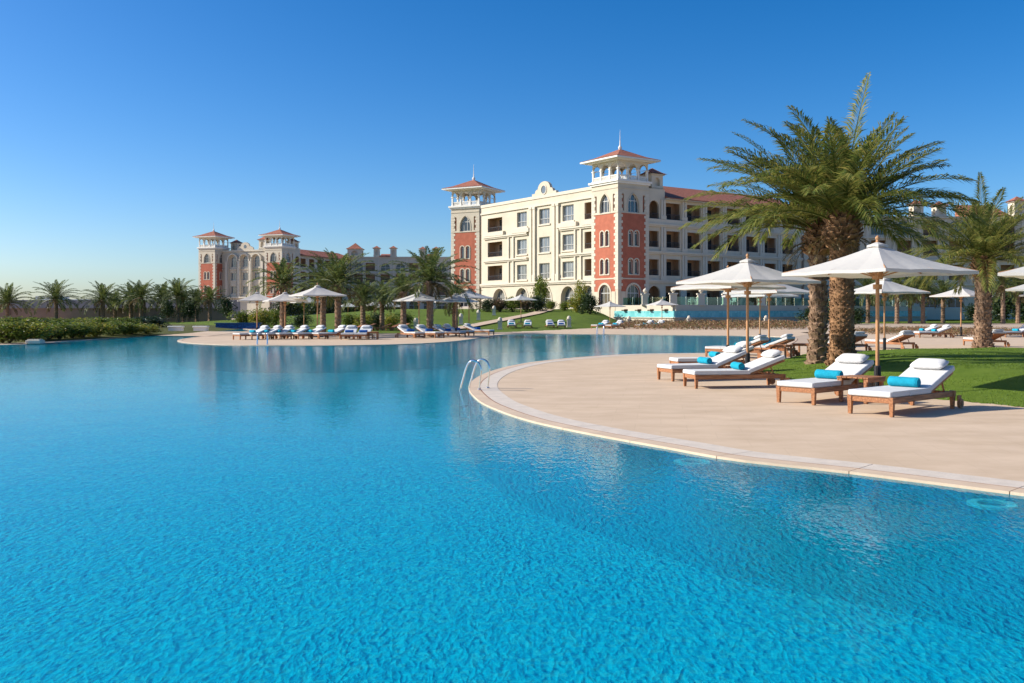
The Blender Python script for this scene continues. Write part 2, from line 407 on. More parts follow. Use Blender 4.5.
# basin
mb = MB()
for i in range(len(LOOP)):
    a, b = LOOP[i-1], LOOP[i]
    mb.poly([(a.x,a.y,-.0),(b.x,b.y,-.0),(b.x,b.y,-1.1),(a.x,a.y,-1.1)])
tag(mb.build('pool_wall', M['mosaicwall']), kind='structure')
fill([LOOP], 'pool_floor', M['mosaic'], -1.1)
fill([LOOP], 'pool_water', M['water'], -.014)

# ------------------------------------------------------------------ lawns and banks
def mound(name, poly, h, fall, m, step, zfun=None, rough=.03):
    xs = [p[0] for p in poly]; ys = [p[1] for p in poly]
    nx = int((max(xs)-min(xs))/step)+2; ny = int((max(ys)-min(ys))/step)+2
    def sd(x, y):
        ins = False; dm = 1e9
        for i in range(len(poly)):
            ax, ay = poly[i-1][0], poly[i-1][1]; bx, by = poly[i][0], poly[i][1]
            if (ay > y) != (by > y) and x < (bx-ax)*(y-ay)/(by-ay)+ax: ins = not ins
            dx, dy = bx-ax, by-ay; l = dx*dx+dy*dy
            t = max(0, min(1, ((x-ax)*dx+(y-ay)*dy)/l)) if l else 0
            dm = min(dm, math.hypot(x-ax-dx*t, y-ay-dy*t))
        return dm if ins else -dm
    mb = MB(); idx = {}; val = {}
    for j in range(ny):
        for i in range(nx):
            x = min(xs)-step/2+i*step; y = min(ys)-step/2+j*step
            d = sd(x, y)
            t = max(0, min(1, d/fall)); t = t*t*(3-2*t)
            hh = h if zfun is None else zfun(x, y)
            z = -.06 + .075*max(0, min(1, (d+step*1.2)/(step*1.2))) + hh*t + (pnoise(Vector((x*.6,y*.6,3)))*rough*t)
            if d < -step*1.3: z = None
            val[i,j] = z
            if z is not None: idx[i,j] = mb.p((x,y,z))
    for j in range(ny-1):
        for i in range(nx-1):
            q = [(i,j),(i+1,j),(i+1,j+1),(i,j+1)]
            if all(val.get(k) is not None for k in q): mb.f.append([idx[k] for k in q])
    o = mb.build(name, m, smooth=True); o['kind'] = 'structure'
    def hz(x, y):
        d = sd(x, y); t = max(0, min(1, d/fall)); t = t*t*(3-2*t)
        return .015 + (h if zfun is None else zfun(x, y))*t
    return hz
near_lawn = [G(761,376),G(800,381),(6.05,16.9),G(880,392),G(925,398.5),G(969,402.3),G(1024,407.5),(8.8,12.3),(12,10.8),(17,11.5),(20,16),(20,26),(17.8,31),(15.6,33),(12.6,31),(9.6,30.5),G(768,364),G(750,372)]
zl = mound('lawn', [(p[0],p[1]) for p in near_lawn], .26, 3.5, M['grass'], .3)
far_lawn = [(-14,58.5),(-9,59),(-1,62),(3,70),(9,84),(13,100),(14,125),(-5,146),(-60,150),(-60,112),(-27,88),(-19.5,78),(-18.5,66)]
def zfar(x, y): return max(0, min(1, (x+40)/26))*max(0, min(1, (y-73)/42))**1.05*1.7
zf = mound('garden_lawn', far_lawn, 1, 4, M['grassfar'], 1.6, zfar)
right_lawn = [(p[0],p[1]) for p in (G(835,323.5),G(1130,323.5),G(1100,319),G(990,318),G(850,319))]
zr = mound('right_garden_lawn', right_lawn, .15, 5, M['grassfar'], 1.6)
left_bank = [(-40,36),(-23.5,39.2),(-22,41),(-21.6,43.5),(-20.8,48),(-20.4,53),(-20.7,60),(-21.4,68),(-22,76),(-24,84),(-30,90),(-45,80),(-60,60)]
zb = mound('left_bank', left_bank, .25, 4, M['drygrass'], 1.0)

# ------------------------------------------------------------------ building kit
def frame_map(o, d, n):
    return lambda u, v, z: (o[0]+d[0]*u+n[0]*v, o[1]+d[1]*u+n[1]*v, z)
def outline(a, b, c, d, kind, seg=10):
    if kind == 'rect': return [(a,c),(b,c),(b,d),(a,d)]
    wd = b-a
    if kind == 'round':
        r = wd/2; sp = d-r
        arc = [((a+b)/2 + r*math.cos(math.pi*k/seg), sp + r*math.sin(math.pi*k/seg)) for k in range(seg+1)]
    else:
        sp = d-.866*wd; h = seg//2
        arc = [(a + wd*math.cos(R(60)*k/h), sp + wd*math.sin(R(60)*k/h)) for k in range(h+1)]
        arc += [(b - wd*math.cos(R(60)*(h-k)/h), sp + wd*math.sin(R(60)*(h-k)/h)) for k in range(1, h+1)]
    return [(a,c),(b,c)] + arc
def wall(mb, u0, u1, z0, z1, ops, depth=.3, v=0.0):
    us = sorted({u0,u1} | {x for o in ops for x in (o[0],o[1]) if u0 < x < u1})
    zs = sorted({z0,z1} | {x for o in ops for x in (o[2],o[3]) if z0 < x < z1})
    for i in range(len(us)-1):
        for j in range(len(zs)-1):
            uc, zc = (us[i]+us[i+1])/2, (zs[j]+zs[j+1])/2
            if any(o[0] < uc < o[1] and o[2] < zc < o[3] for o in ops): continue
            mb.poly([(us[i],v,zs[j]),(us[i+1],v,zs[j]),(us[i+1],v,zs[j+1]),(us[i],v,zs[j+1])])
    for o in ops:
        ol = outline(*o[:5]); dp = o[5] if len(o) > 5 else depth
        if o[4] != 'rect':
            arc = ol[2:]; mid = len(arc)//2
            for k in range(mid): mb.poly([(o[1],v,o[3]),(arc[k+1][0],v,arc[k+1][1]),(arc[k][0],v,arc[k][1])])
            for k in range(mid, len(arc)-1): mb.poly([(o[0],v,o[3]),(arc[k+1][0],v,arc[k+1][1]),(arc[k][0],v,arc[k][1])])
        for k in range(len(ol)):
            p, q = ol[k-1], ol[k]
            mb.poly([(p[0],v,p[1]),(q[0],v,q[1]),(q[0],v-dp,q[1]),(p[0],v-dp,p[1])])
def grow(ol, wdt):
    cx = (min(p[0] for p in ol)+max(p[0] for p in ol))/2; cz = (min(p[1] for p in ol)+max(p[1] for p in ol))/2
    hw = max(p[0] for p in ol)-cx; hh = max(p[1] for p in ol)-cz
    return [(cx+(p[0]-cx)*(1+wdt/hw), cz+(p[1]-cz)*(1+wdt/hh)) for p in ol]
def ring(mb, ol, w0, w1, v0, v1, skip_bottom=False):
    A, B = grow(ol, w0), grow(ol, w1); n = len(ol)
    for k in range(n):
        if skip_bottom and k == 1: continue
        a0, a1, b0, b1 = A[k-1], A[k], B[k-1], B[k]
        mb.poly([(a0[0],v1,a0[1]),(a1[0],v1,a1[1]),(b1[0],v1,b1[1]),(b0[0],v1,b0[1])])
        mb.poly([(b0[0],v0,b0[1]),(b1[0],v0,b1[1]),(b1[0],v1,b1[1]),(b0[0],v1,b0[1])])
        mb.poly([(a0[0],v0,a0[1]),(a1[0],v0,a1[1]),(a1[0],v1,a1[1]),(a0[0],v1,a0[1])])
def window(root, T, op, v, dark=False, mull=1, rail=True):
    ol = outline(*op[:5]); mb = MB(); mb.T = T
    ring(mb, ol, -.10, -.003, v, v+.07)
    a, b, c, d = op[:4]
    for k in range(mull):
        u = a + (b-a)*(k+1)/(mull+1); mb.box(u-.035, u+.035, v+.01, v+.06, c+.05, d-.08 if op[4]=='rect' else d-.15)
    if op[4] != 'rect':
        sp = d-(b-a)/2; mb.box(a+.03, b-.03, v+.012, v+.062, sp-.05, sp+.05)
    if rail: 
        mb.box(a+.02, b-.02, v+.13, v+.17, c+.78, c+.84)
        k = int((b-a)/.28)
        for i in range(k+1): mb.box(a+.03+(b-a-.08)*i/k, a+.05+(b-a-.08)*i/k, v+.14, v+.16, c+.01, c+.80)
    w_ = mb.build('window', M['frame'], root, True)
    mp = MB(); mp.T = T; mp.poly([(p[0],v+.02,p[1]) for p in ol])
    mp.build('pane', M['glassd' if dark else 'glass'], w_, True)
    return w_
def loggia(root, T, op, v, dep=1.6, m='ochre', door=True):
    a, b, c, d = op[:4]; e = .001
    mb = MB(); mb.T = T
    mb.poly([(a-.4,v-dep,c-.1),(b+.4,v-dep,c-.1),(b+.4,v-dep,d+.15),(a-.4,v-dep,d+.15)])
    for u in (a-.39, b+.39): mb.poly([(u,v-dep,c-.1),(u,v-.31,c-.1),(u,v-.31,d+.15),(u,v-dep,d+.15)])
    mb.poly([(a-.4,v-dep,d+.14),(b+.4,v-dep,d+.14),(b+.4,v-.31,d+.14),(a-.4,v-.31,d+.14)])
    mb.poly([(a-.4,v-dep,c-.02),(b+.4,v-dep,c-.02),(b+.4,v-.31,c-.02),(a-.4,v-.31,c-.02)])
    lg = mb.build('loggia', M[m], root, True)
    if door:
        md = MB(); md.T = T; wd = min(1.5, (b-a)*.6); u0 = a+(b-a)*.45-.3; u0 = min(u0, b-wd+.1)
        md.box(u0, u0+wd, v-dep+.003, v-dep+.05, c, c+2.0)
        md.build('balcony_door', M['glassd'], lg, True)
    mr = MB(); mr.T = T
    mr.box(a+.004, b-.004, v-.16, v-.11, c+.70, c+.76); mr.box(a+.004, b-.004, v-.15, v-.12, c+.06, c+.10)
    k = max(4, int((b-a)/.2))
    for i in range(k+1):
        u = a+.02+(b-a-.06)*i/k; mr.box(u, u+.03, v-.15, v-.12, c+.005, c+.72)
    mr.build('railing', M['iron'], lg, True)
    return lg

def pyramid_roof(mb, T, u0, u1, v0, v1, z0, z1, ov, th=.25):
    mb.T = T
    c = [(u0-ov,v0-ov),(u1+ov,v0-ov),(u1+ov,v1+ov),(u0-ov,v1+ov)]; cu, cv = (u0+u1)/2, (v0+v1)/2
    for k in range(4):
        a, b = c[k-1], c[k]; n = 6
        # slightly flared hip
        prof = [(0,0),(.35,.26),(1,1)]
        for s in range(2):
            (t0,h0),(t1,h1) = prof[s], prof[s+1]
            f = lambda q, t_: (q[0]+(cu-q[0])*t_, q[1]+(cv-q[1])*t_)
            A0,B0,A1,B1 = f(a,t0),f(b,t0),f(a,t1),f(b,t1); za, zb_ = z0+(z1-z0)*h0, z0+(z1-z0)*h1
            if s == 0: mb.poly([(*A0,za),(*B0,za),(*B1,zb_),(*A1,zb_)])
            else: mb.poly([(*A0,za),(*B0,za),(cu,cv,zb_)])

def belvedere(root, T, S, z, k=1.0, spire=True, nb=3):
    """open lantern on a square of side S in frame T (u 0..S, v -S..0), standing on z"""
    mb = MB(); mb.T = T
    mb.box(-.35*k, S+.35*k, -S-.35*k, .35*k, z-.05, z+.22)      # cornice slab
    mb.box(-.18*k, S+.18*k, -S-.18*k, .18*k, z-.3, z-.05)
    cw = .17*k; zc = z+1.75*k; zt = z+2.8*k; st = S/nb
    edges = []
    for i in range(nb+1):
        t = i*st
        for q in ((t, 0), (t, -S), (0, -t), (S, -t)): edges.append(q)
    for (u, v) in set((round(a,3), round(b_,3)) for a, b_ in edges):
        u = min(max(u, cw), S-cw); v = max(min(v, -cw), -S+cw)
        mb.box(u-cw*.75, u+cw*.75, v-cw*.75, v+cw*.75, z+.22, zc); mb.box(u-cw*1.2, u+cw*1.2, v-cw*1.2, v+cw*1.2, zc-.12*k, zc+.02)
        mb.box(u-cw*1.15, u+cw*1.15, v-cw*1.15, v+cw*1.15, z+.22, z+.34)
    lant = mb.build('belvedere', M['white'], root, True)
    ma = MB()
    for face in range(4):
        if face == 0: TT = T
        elif face == 1: TT = lambda u, v, zz: T(S-v*-1*-1 if False else S+v, -u, zz)
        elif face == 2: TT = lambda u, v, zz: T(S-u, -S-v, zz)
        else: TT = lambda u, v, zz: T(-v, -S+u, zz)
        ma.T = TT
        ops = [(i*st+cw*.9, (i+1)*st-cw*.9, zc, zc+min((st-1.8*cw)/2, zt-zc-.12), 'round', .25) for i in range(nb)]
        ops = [(o[0], o[1], o[2]-.0, max(o[3], o[2]+(o[1]-o[0])/2+.001), 'round', .25) for o in ops]
        wall(ma, cw*.4, S-cw*.4, zc, max(zt, max(o[3] for o in ops)+.1), ops, .25, -cw*.4)
    ma.build('arcade', M['cream2'], root, True)
    mr = MB()
    for face in range(4):
        if face == 0: TT = T
        elif face == 1: TT = lambda u, v, zz: T(S+v, -u, zz)
        elif face == 2: TT = lambda u, v, zz: T(S-u, -S-v, zz)
        else: TT = lambda u, v, zz: T(-v, -S+u, zz)
        mr.T = TT
        mr.box(cw, S-cw, -.26*k, -.10*k, z+.78*k, z+.90*k); mr.box(cw, S-cw, -.26*k, -.10*k, z+.23, z+.32)
        n = int(S/.24/k)
        for i in range(n+1):
            u = cw+.03+(S-2*cw-.06)*i/n; mr.box(u-.05*k, u+.05*k, -.23*k, -.13*k, z+.32, z+.78*k)
    mr.build('balustrade', M['white'], root, True)
    me = MB(); me.T = T; ov = 1.15*k
    me.box(-ov, S+ov, -S-ov, ov, zt+.12, zt+.34); me.box(-ov*.55, S+ov*.55, -S-ov*.55, ov*.55, zt-.02, zt+.12)
    me.build('eaves', M['white'], root, True)
    mf = MB(); pyramid_roof(mf, T, 0, S, -S, 0, zt+.36, zt+2.05*k, ov+.05)
    rf = mf.build('roof', M['rooft'], root, True)
    if spire:
        mz = MB(); c = T(S/2, -S/2, 0); za = zt+2.0*k
        mz.lathe([(.16,za-.15),(.2,za+.05),(.28,za+.22),(.2,za+.38),(.09,za+.55),(.05,za+1.3),(.012,za+2.7)], 8, (c[0],c[1]))
        mz.build('spire', M['white'], rf, True)

def turret(root, T, u, v, S, z, h, k):
    mb = MB(); mb.T = T
    ops = []
    for face in range(4):
        if face == 0: TT = lambda a, b, zz: T(u+a, v+b, zz)
        elif face == 1: TT = lambda a, b, zz: T(u+S+b, v-a, zz)
        elif face == 2: TT = lambda a, b, zz: T(u+S-a, v-S-b, zz)
        else: TT = lambda a, b, zz: T(u-b, v-S+a, zz)
        mb.T = TT
        wall(mb, 0, S, z, z+h, [(S*.27, S*.73, z+h*.35, z+h*.85, 'round', S*.2)], S*.2, 0)
    mb.T = T
    mb.box(u-.2, u+S+.2, v-S-.2, v+.2, z+h-.02, z+h+.15); mb.box(u-.12, u+S+.12, v-S-.12, v+.12, z+h*.22, z+h*.28)
    mb.box(u+S*.2, u+S*.8, v-S*.8, v-S*.2, z, z+h)
    mb.build('turret', M['cream2'], root, True)
    mf = MB(); pyramid_roof(mf, T, u, u+S, v-S, v, z+h+.16, z+h+.16+.45*S, .45)
    mf.build('turret_roof', M['rooft'], root, True)

def tower(root, corner, dA, dB, S, z0, faces=2):
    """square tower; corner nearest the viewer; face A runs along dA from the corner, face B along dB"""
    dA, dB = Vector(dA), Vector(dB)
    for fi, (d, n) in enumerate(((dA, -dB), (dB, -dA))):
        T = frame_map(corner, d, n)
        q = .55
        arch = (S/2-1.15, S/2+1.15, 2.2, 5.05, 'round')
        p1 = [(S/2+s*.53-.36, S/2+s*.53+.36, zz, zz+2.05, 'round') for s in (-1,1) for zz in (6.45, 10.25)]
        mr = MB(); mr.T = T
        wall(mr, q, S-q, z0, 14.6, [arch]+p1, .28)
        mr.build('red_wall', M['red'], root, True)
        pt = (S/2-1.0, S/2+1.0, 14.75, 17.35, 'pointed')
        slits = [(q+.12, q+.52, 14.9, 17.2, 'round'), (S-q-.52, S-q-.12, 14.9, 17.2, 'round')]
        mc = MB(); mc.T = T
        wall(mc, q, S-q, 14.6, 18.8, [pt]+slits, .3)
        wall(mc, 0, q, z0, 18.8, [], .1); wall(mc, S-q, S, z0, 18.8, [], .1)
        ring(mc, outline(*arch), .0, .26, -.02, .07, True)
        for o in p1: ring(mc, outline(*o), .0, .14, -.02, .06)
        ring(mc, outline(*pt), 0, .16, -.02, .06)
        mc.box(q+.02, S-q-.02, -.01, .046, z0, 2.19); mc.box(q, S/2-1.45, -.01, .05, z0, 4.1); mc.box(S/2+1.45, S-q, -.01, .05, z0, 4.1)
        mc.box(q, S-q, -.01, .045, 5.75, 5.92)
        for z in (14.6, 17.9): mc.box(-.02, S+.02, -.01, .07, z, z+.14)
        mc.build('tower_wall', M['cream'], root, True)
        for o in slits:
            ms = MB(); ms.T = T; ms.poly([(p[0], -.25, p[1]) for p in outline(*o)]); ms.build('red_slit', M['red'], root, True)
        for side in (0, 1):
            mq = MB(); mq.T = T; zq = 4.4; k = 0
            mq.box(*((-.022, .30) if side == 0 else (S-.30, S+.022)), -.02, .024, 4.38, 17.3)
            while zq < 17.2:
                wq = .82 if k % 2 else .58
                if side == 0: mq.box(-.025, wq, -.02, .03, zq, zq+.36)
                else: mq.box(S-wq, S+.025, -.02, .03, zq, zq+.36)
                zq += .42; k += 1
            mq.build('quoins', M['cream2'], root, True)
        window(root, T, arch, -.28, True, 2, False)
        for o in p1: window(root, T, o, -.28, fi == 1, 0, False)
        # triple light under the pointed arch
        window(root, T, pt, -.28, True, 2, False)
    # the two hidden faces
    mh = MB(); T = frame_map(corner, dA, -dB)
    mh.T = T
    mh.poly([(S,0,z0),(S,-S,z0),(S,-S,18.8),(S,0,18.8)]); mh.poly([(0,-S,z0),(S,-S,z0),(S,-S,18.8),(0,-S,18.8)])
    mh.poly([(0,0,18.79),(S,0,18.79),(S,-S,18.79),(0,-S,18.79)])
    mh.build('tower_wall', M['cream'], root, True)
    belvedere(root, T, S, 18.85)

# ------------------------------------------------------------------ main hotel
Z0 = 0.0
uL = Vector((-.567,.824,0)); uR = Vector((.826,.563,0)); uR = Vector((.824,.567,0))
C0 = Vector((14.1,125,0))
hotel = empty('hotel_building', C0, 'nearest hotel block, cream with two red-panelled corner towers, behind the garden lawn', 'building')
tower(hotel, C0, uL, uR, 5.5, Z0)
# second tower, turned towards the pool
C1 = Vector((-5.4,155,0)); ang = R(61)
tA = Vector((-math.sin(ang), math.cos(ang), 0)); tB = Vector((math.cos(ang), math.sin(ang), 0))
tower(hotel, C1, tA, tB, 5.5, Z0)
# facade between the towers
TL = frame_map(C0, uL, -uR); vL = -.55
wins = [(c-1.3, c+1.3, z, z+2.3, 'rect', .35) for c in (11.5,17.2,23.0) for z in (6.3,10.2,14.4)]
logs = [(5.75, 7.75, z, z+2.35, 'rect', .3) for z in (6.4,10.2,14.3)] + [(28.4, 32.6, z, z+2.35, 'rect', .3) for z in (6.4,10.2)] + [(28.4,32.6,14.2,16.4,'rect',.3)]
arcs = [(c-w_, c+w_, 1.9, 5.05, 'round', .7) for c, w_ in ((6.9,1.25),(11.5,1.6),(17.2,1.7),(23.0,1.6),(29.2,1.75))]
mb = MB(); mb.T = TL
wall(mb, 5.5, 34.5, Z0, 18.3, wins+logs+arcs, .35, vL)
mb.box(5.5, 34.5, -14, -2.6, 0, 18.2)
for o in arcs: ring(mb, outline(*o[:5]), .0, .25, vL-.02, vL+.08, True)
mb.build('wall', M['cream'], hotel, True)
mt = MB(); mt.T = TL
mt.box(5.5, 34.5, vL-.02, vL+.35, 5.62, 5.9); mt.box(5.5, 34.5, vL-.02, vL+.22, 5.42, 5.62)
for z in (9.45, 13.25):
    for (a, b) in ((5.5,13.2),(21.3,33.5)): mt.box(a, b, vL-.02, vL+.38, z, z+.22); mt.box(a, b, vL-.02, vL+.24, z-.2, z)
mt.box(5.5, 34.5, vL-.02, vL+.22, 17.15, 17.4)
mt.box(5.5, 34.5, vL-.45, vL+.12, 18.3, 18.75)
for c in (11.5,17.2,23.0):
    for z in (6.3,10.2,14.4): mt.box(c-1.55, c+1.55, vL-.02, vL+.16, z-.22, z-.003)
for (a, b) in ((5.6,8.0),(9.2,13.8),(20.7,25.3),(27.6,33.4)): mt.box(a, b, vL-.02, vL+.42, 13.5, 14.15)
for a in (8.3, 9.6): mt.box(a, a+.32, vL-.02, vL+.2, 5.95, 13.2)
for a in (25.0, 26.3): mt.box(a, a+.32, vL-.02, vL+.2, 5.95, 13.2)
mt.build('cornice', M['cream2'], hotel, True)
for c in (13.75, 14.65, 19.55, 20.45):
    mp = MB(); mp.T = TL
    mp.box(c-.28, c+.28, vL-.02, vL+.28, 6.9, 17.0); mp.box(c-.38, c+.38, vL-.02, vL+.36, 5.9, 6.9); mp.box(c-.36, c+.36, vL-.02, vL+.35, 16.8, 17.15)
    mp.build('pilaster', M['cream2'], hotel, True)
# gable with round window
mg = MB(); mg.T = TL
prof = [(14.2,18.75),(14.2,19.1),(14.9,19.1),(15.1,19.5),(15.5,19.7)] + [(17.2-1.55*math.cos(math.pi*k/10), 19.6+1.15*math.sin(math.pi*k/10)) for k in range(11)] + [(18.9,19.7),(19.3,19.5),(19.5,19.1),(20.2,19.1),(20.2,18.75)]
for v in (vL-.35, vL+.1): mg.poly([(p[0],v,p[1]) for p in prof])
for k in range(len(prof)):
    p, q = prof[k-1], prof[k]; mg.poly([(p[0],vL-.35,p[1]),(q[0],vL-.35,q[1]),(q[0],vL+.1,q[1]),(p[0],vL+.1,p[1])])
gb = mg.build('gable', M['cream'], hotel, True)
mo = MB(); mo.T = TL
oc = [(17.2+.6*math.cos(2*math.pi*k/16), 19.5+.6*math.sin(2*math.pi*k/16)) for k in range(16)]
mo.poly([(p[0],vL+.112,p[1]) for p in oc]); mo.build('oculus', M['glass'], gb, True)
mo = MB(); mo.T = TL; ring(mo, oc, 0, .16, vL+.09, vL+.18); mo.build('oculus_frame', M['cream2'], gb, True)
for o in wins: window(hotel, TL, o[:5], vL-.35, False, 2)
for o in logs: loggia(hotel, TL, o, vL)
for i, o in enumerate(arcs):
    window(hotel, TL, o[:5], vL-.7, i == 2, 2, False)
# right wing
TR = frame_map(C0, uR, -uL); vR = -.35
cs = [10.45 + 4.06*k for k in range(7)]
logs = [(c-1.3, c+1.3, z, z+2.3, 'rect', .3) for c in cs for z in (6.4,10.3)] + [(c-1.4, c+1.4, 14.2, 16.5, 'rect', .3) for c in cs]
logs += [(5.9, 7.7, z, z+2.2, 'rect', .3) for z in (6.4,10.3)]
tall = [(5.95, 7.75, 14.2, 16.7, 'round', .3)]
grd = [(c-1.45, c+1.45, 2.1, 4.95, 'rect', .3) for c in cs] + [(5.8, 8.0, 2.1, 4.95, 'round', .3)]
mb = MB(); mb.T = TR
wall(mb, 5.5, 38.0, Z0, 17.0, logs+tall+grd, .3, vR)
mb.box(5.6, 8.85, vR-2.6, vR-.01, 17.0, 18.3); mb.box(5.5, 38, -14, -2.4, 0, 16.9)
mb.build('wall', M['cream'], hotel, True)
mt = MB(); mt.T = TR
for z, pr in ((5.55,.35),(9.5,.38),(13.3,.38)): mt.box(5.5, 38.0, vR-.02, vR+pr, z, z+.24); mt.box(5.5, 38.0, vR-.02, vR+pr*.6, z-.2, z)
mt.box(5.5, 38.0, vR-.02, vR+.22, 13.54, 14.15)
mt.box(8.9, 38.4, vR-.3, vR+.75, 16.9, 17.12)
mt.build('cornice', M['cream2'], hotel, True)
for c in [8.42] + [x+2.03 for x in cs]:
    mp = MB(); mp.T = TR
    for z, t_ in ((5.8,9.28),(9.76,13.08),(14.17,16.88)):
        mp.box(c-.42, c-.06, vR-.02, vR+.2, z, t_); mp.box(c+.06, c+.42, vR-.02, vR+.2, z, t_)
        mp.box(c-.5, c+.5, vR-.02, vR+.26, z, z+.5)
    mp.build('pilaster', M['cream2'], hotel, True)
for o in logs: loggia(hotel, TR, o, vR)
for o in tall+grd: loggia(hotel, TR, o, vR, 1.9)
mf = MB(); mf.T = TR
mf.poly([(8.9,vR+.85,17.13),(38.4,vR+.85,17.13),(38.4,-7,20.0),(8.9,-7,20.0)]); mf.poly([(8.9,-15,17.13),(38.4,-15,17.13),(38.4,-7,20.0),(8.9,-7,20.0)])
mf.poly([(8.9,vR+.85,17.13),(8.9,-7,20.0),(8.9,-15,17.13)])
mf.poly([(8.9,vR+.85,17.13),(38.4,vR+.85,17.13),(38.4,vR+.85,17.0),(8.9,vR+.85,17.0)])
mf.build('roof', M['rooft'], hotel, True)
turret(hotel, TR, 6.75, -.75, 2.1, 18.0, 2.3, 1)

# ------------------------------------------------------------------ block turning right behind the palms
C3 = TR(38.2, 0, 0); C3 = Vector((C3[0], C3[1], 0))
def frontal_block(name, label, o, d, length, zt, cs, arched, turrets, roofs, zs=(6.4,10.2,13.4), wd=2.4, wallm='cream'):
    d = Vector(d).normalized(); n = Vector((d.y, -d.x, 0)); T = frame_map(o, d, n)
    root = empty(name, o, label, 'building')
    ops = []
    for i, c in enumerate(cs):
        for z in zs:
            top = 'round' if (arched and i % 3 != 1 and z == zs[-1]) else 'rect'
            ops.append((c-wd/2, c+wd/2, z, z+2.4, top, .4))
        ops.append((c-wd/2-.1, c+wd/2+.1, 2.0, 4.9, 'round', .4))
    mb = MB(); mb.T = T; wall(mb, 0, length, 0, zt, ops, .4, 0); mb.box(0, length, -12, -2.2, 0, zt-.1)
    mb.poly([(0,0,0),(0,-12,0),(0,-12,zt),(0,0,zt)]); mb.poly([(0,0,zt-.02),(length,0,zt-.02),(length,-12,zt-.02),(0,-12,zt-.02)])
    mb.build('wall', M[wallm], root, True)
    mt = MB(); mt.T = T
    for z in (5.5, 9.4, 12.9, zt-.3): mt.box(0, length, -.02, .3, z, z+.25)
    for c in cs: mt.box(c-wd/2-.8, c-wd/2-.4, -.02, .18, 5.76, zt-.5)
    mt.build('cornice', M['cream2'], root, True)
    for o_ in ops:
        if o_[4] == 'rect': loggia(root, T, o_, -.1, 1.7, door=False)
        else: window(root, T, o_[:5], -.4, True, 1, False)
    for (u, S, h) in turrets: turret(root, T, u, -.05, S, zt-.4, h, 1)
    for (a, b, z0_, z1_) in roofs:
        mf = MB(); mf.T = T
        mf.poly([(a,.5,z0_),(b,.5,z0_),(b,-5,z1_),(a,-5,z1_)]); mf.poly([(a,.5,z0_),(a,-5,z1_),(a,-5,z0_)]); mf.poly([(b,.5,z0_),(b,-5,z1_),(b,-5,z0_)])
        mf.poly([(a,.5,z0_-.2),(b,.5,z0_-.2),(b,.5,z0_),(a,.5,z0_)]); mf.poly([(a,-5,z0_),(b,-5,z0_),(b,-5,z1_),(a,-5,z1_)])
        mf.build('roof', M['rooft'], root, True)
    return root
frontal_block('hotel_wing', 'shaded cream hotel wing with arches and little turrets behind the right-hand palms', C3, (1,.06,0), 48, 16.4,
    [3.5+4.2*k for k in range(11)], True, [(17.6,1.6,2.2),(21.3,1.6,2.0),(34.0,1.8,2.8)], [(27,33,16.6,18.8),(36.5,48,16.6,18.6)])

# ------------------------------------------------------------------ far left block
C4 = Vector((-61.2,250,0)); fL = Vector((-.92,.39,0)).normalized(); fR = Vector((.39,.92,0)).normalized()
lb = empty('hotel_block', C4, 'distant cream hotel block at far left with two red-roofed lookout towers and three window bays', 'building')
tower(lb, C4, fL, fR, 5.6, Z0)
tower(lb, C4+fL*20.2-fR*2.5, fL, fR, 5.6, Z0)
T4 = frame_map(C4, fL, -fR); v4 = -.5
wins = [(c-1.0, c+1.0, z, z+2.1, 'rect', .35) for c in (8.5,12.4,16.3) for z in (6.3,10.0)] + [(c-1.0, c+1.0, 13.6, 16.6, 'round', .35) for c in (8.5,12.4,16.3)]
mb = MB(); mb.T = T4
wall(mb, 5.6, 21.0, 0, 17.8, wins, .35, v4); mb.box(5.6, 26, -13, -2.6, 0, 17.6)
mb.build('wall', M['cream'], lb, True)
for c in (6.55,10.45,14.35,18.25):
    mp = MB(); mp.T = T4; mp.box(c-.45, c+.45, v4-.02, v4+.7, 5.5, 15.2)
    mp.build('pilaster', M['cream2'], lb, True)
mt = MB(); mt.T = T4; mt.box(5.6, 21, v4-.02, v4+.8, 5.1, 5.5)
for c in (8.5,12.4,16.3):
    ring(mt, outline(c-1.45, c+1.45, 5.5, 17.0, 'round'), -.02, .3, v4-.02, v4+.7, True)
mt.box(5.6, 21, v4-.5, v4+.25, 17.8, 18.2); mt.box(5.6, 21, v4-.02, v4+.25, 12.9, 13.1)
mt.build('cornice', M['cream2'], lb, True)
mg = MB(); mg.T = T4
prof = [(9.6,18.2),(9.8,18.8),(10.6,19.2)] + [(12.4-1.5*math.cos(math.pi*k/8), 19.1+1.2*math.sin(math.pi*k/8)) for k in range(9)] + [(14.2,19.2),(15,18.8),(15.2,18.2)]
for v in (v4-.3, v4+.1): mg.poly([(p[0],v,p[1]) for p in prof])
for k in range(len(prof)):
    p, q = prof[k-1], prof[k]; mg.poly([(p[0],v4-.3,p[1]),(q[0],v4-.3,q[1]),(q[0],v4+.1,q[1]),(p[0],v4+.1,p[1])])
gb = mg.build('gable', M['cream'], lb, True)
mo = MB(); mo.T = T4; mo.poly([(12.4+.5*math.cos(2*math.pi*k/12), v4+.11, 19.1+.5*math.sin(2*math.pi*k/12)) for k in range(12)]); mo.build('oculus', M['glass'], gb, True)
for o in wins: window(lb, T4, o[:5], v4-.35, False, 1, False)
turret(lb, T4, 6.5, -1.5, 2.2, 17.8, 3.0, 1); turret(lb, T4, 18.0, -4, 2.2, 17.8, 2.6, 1)
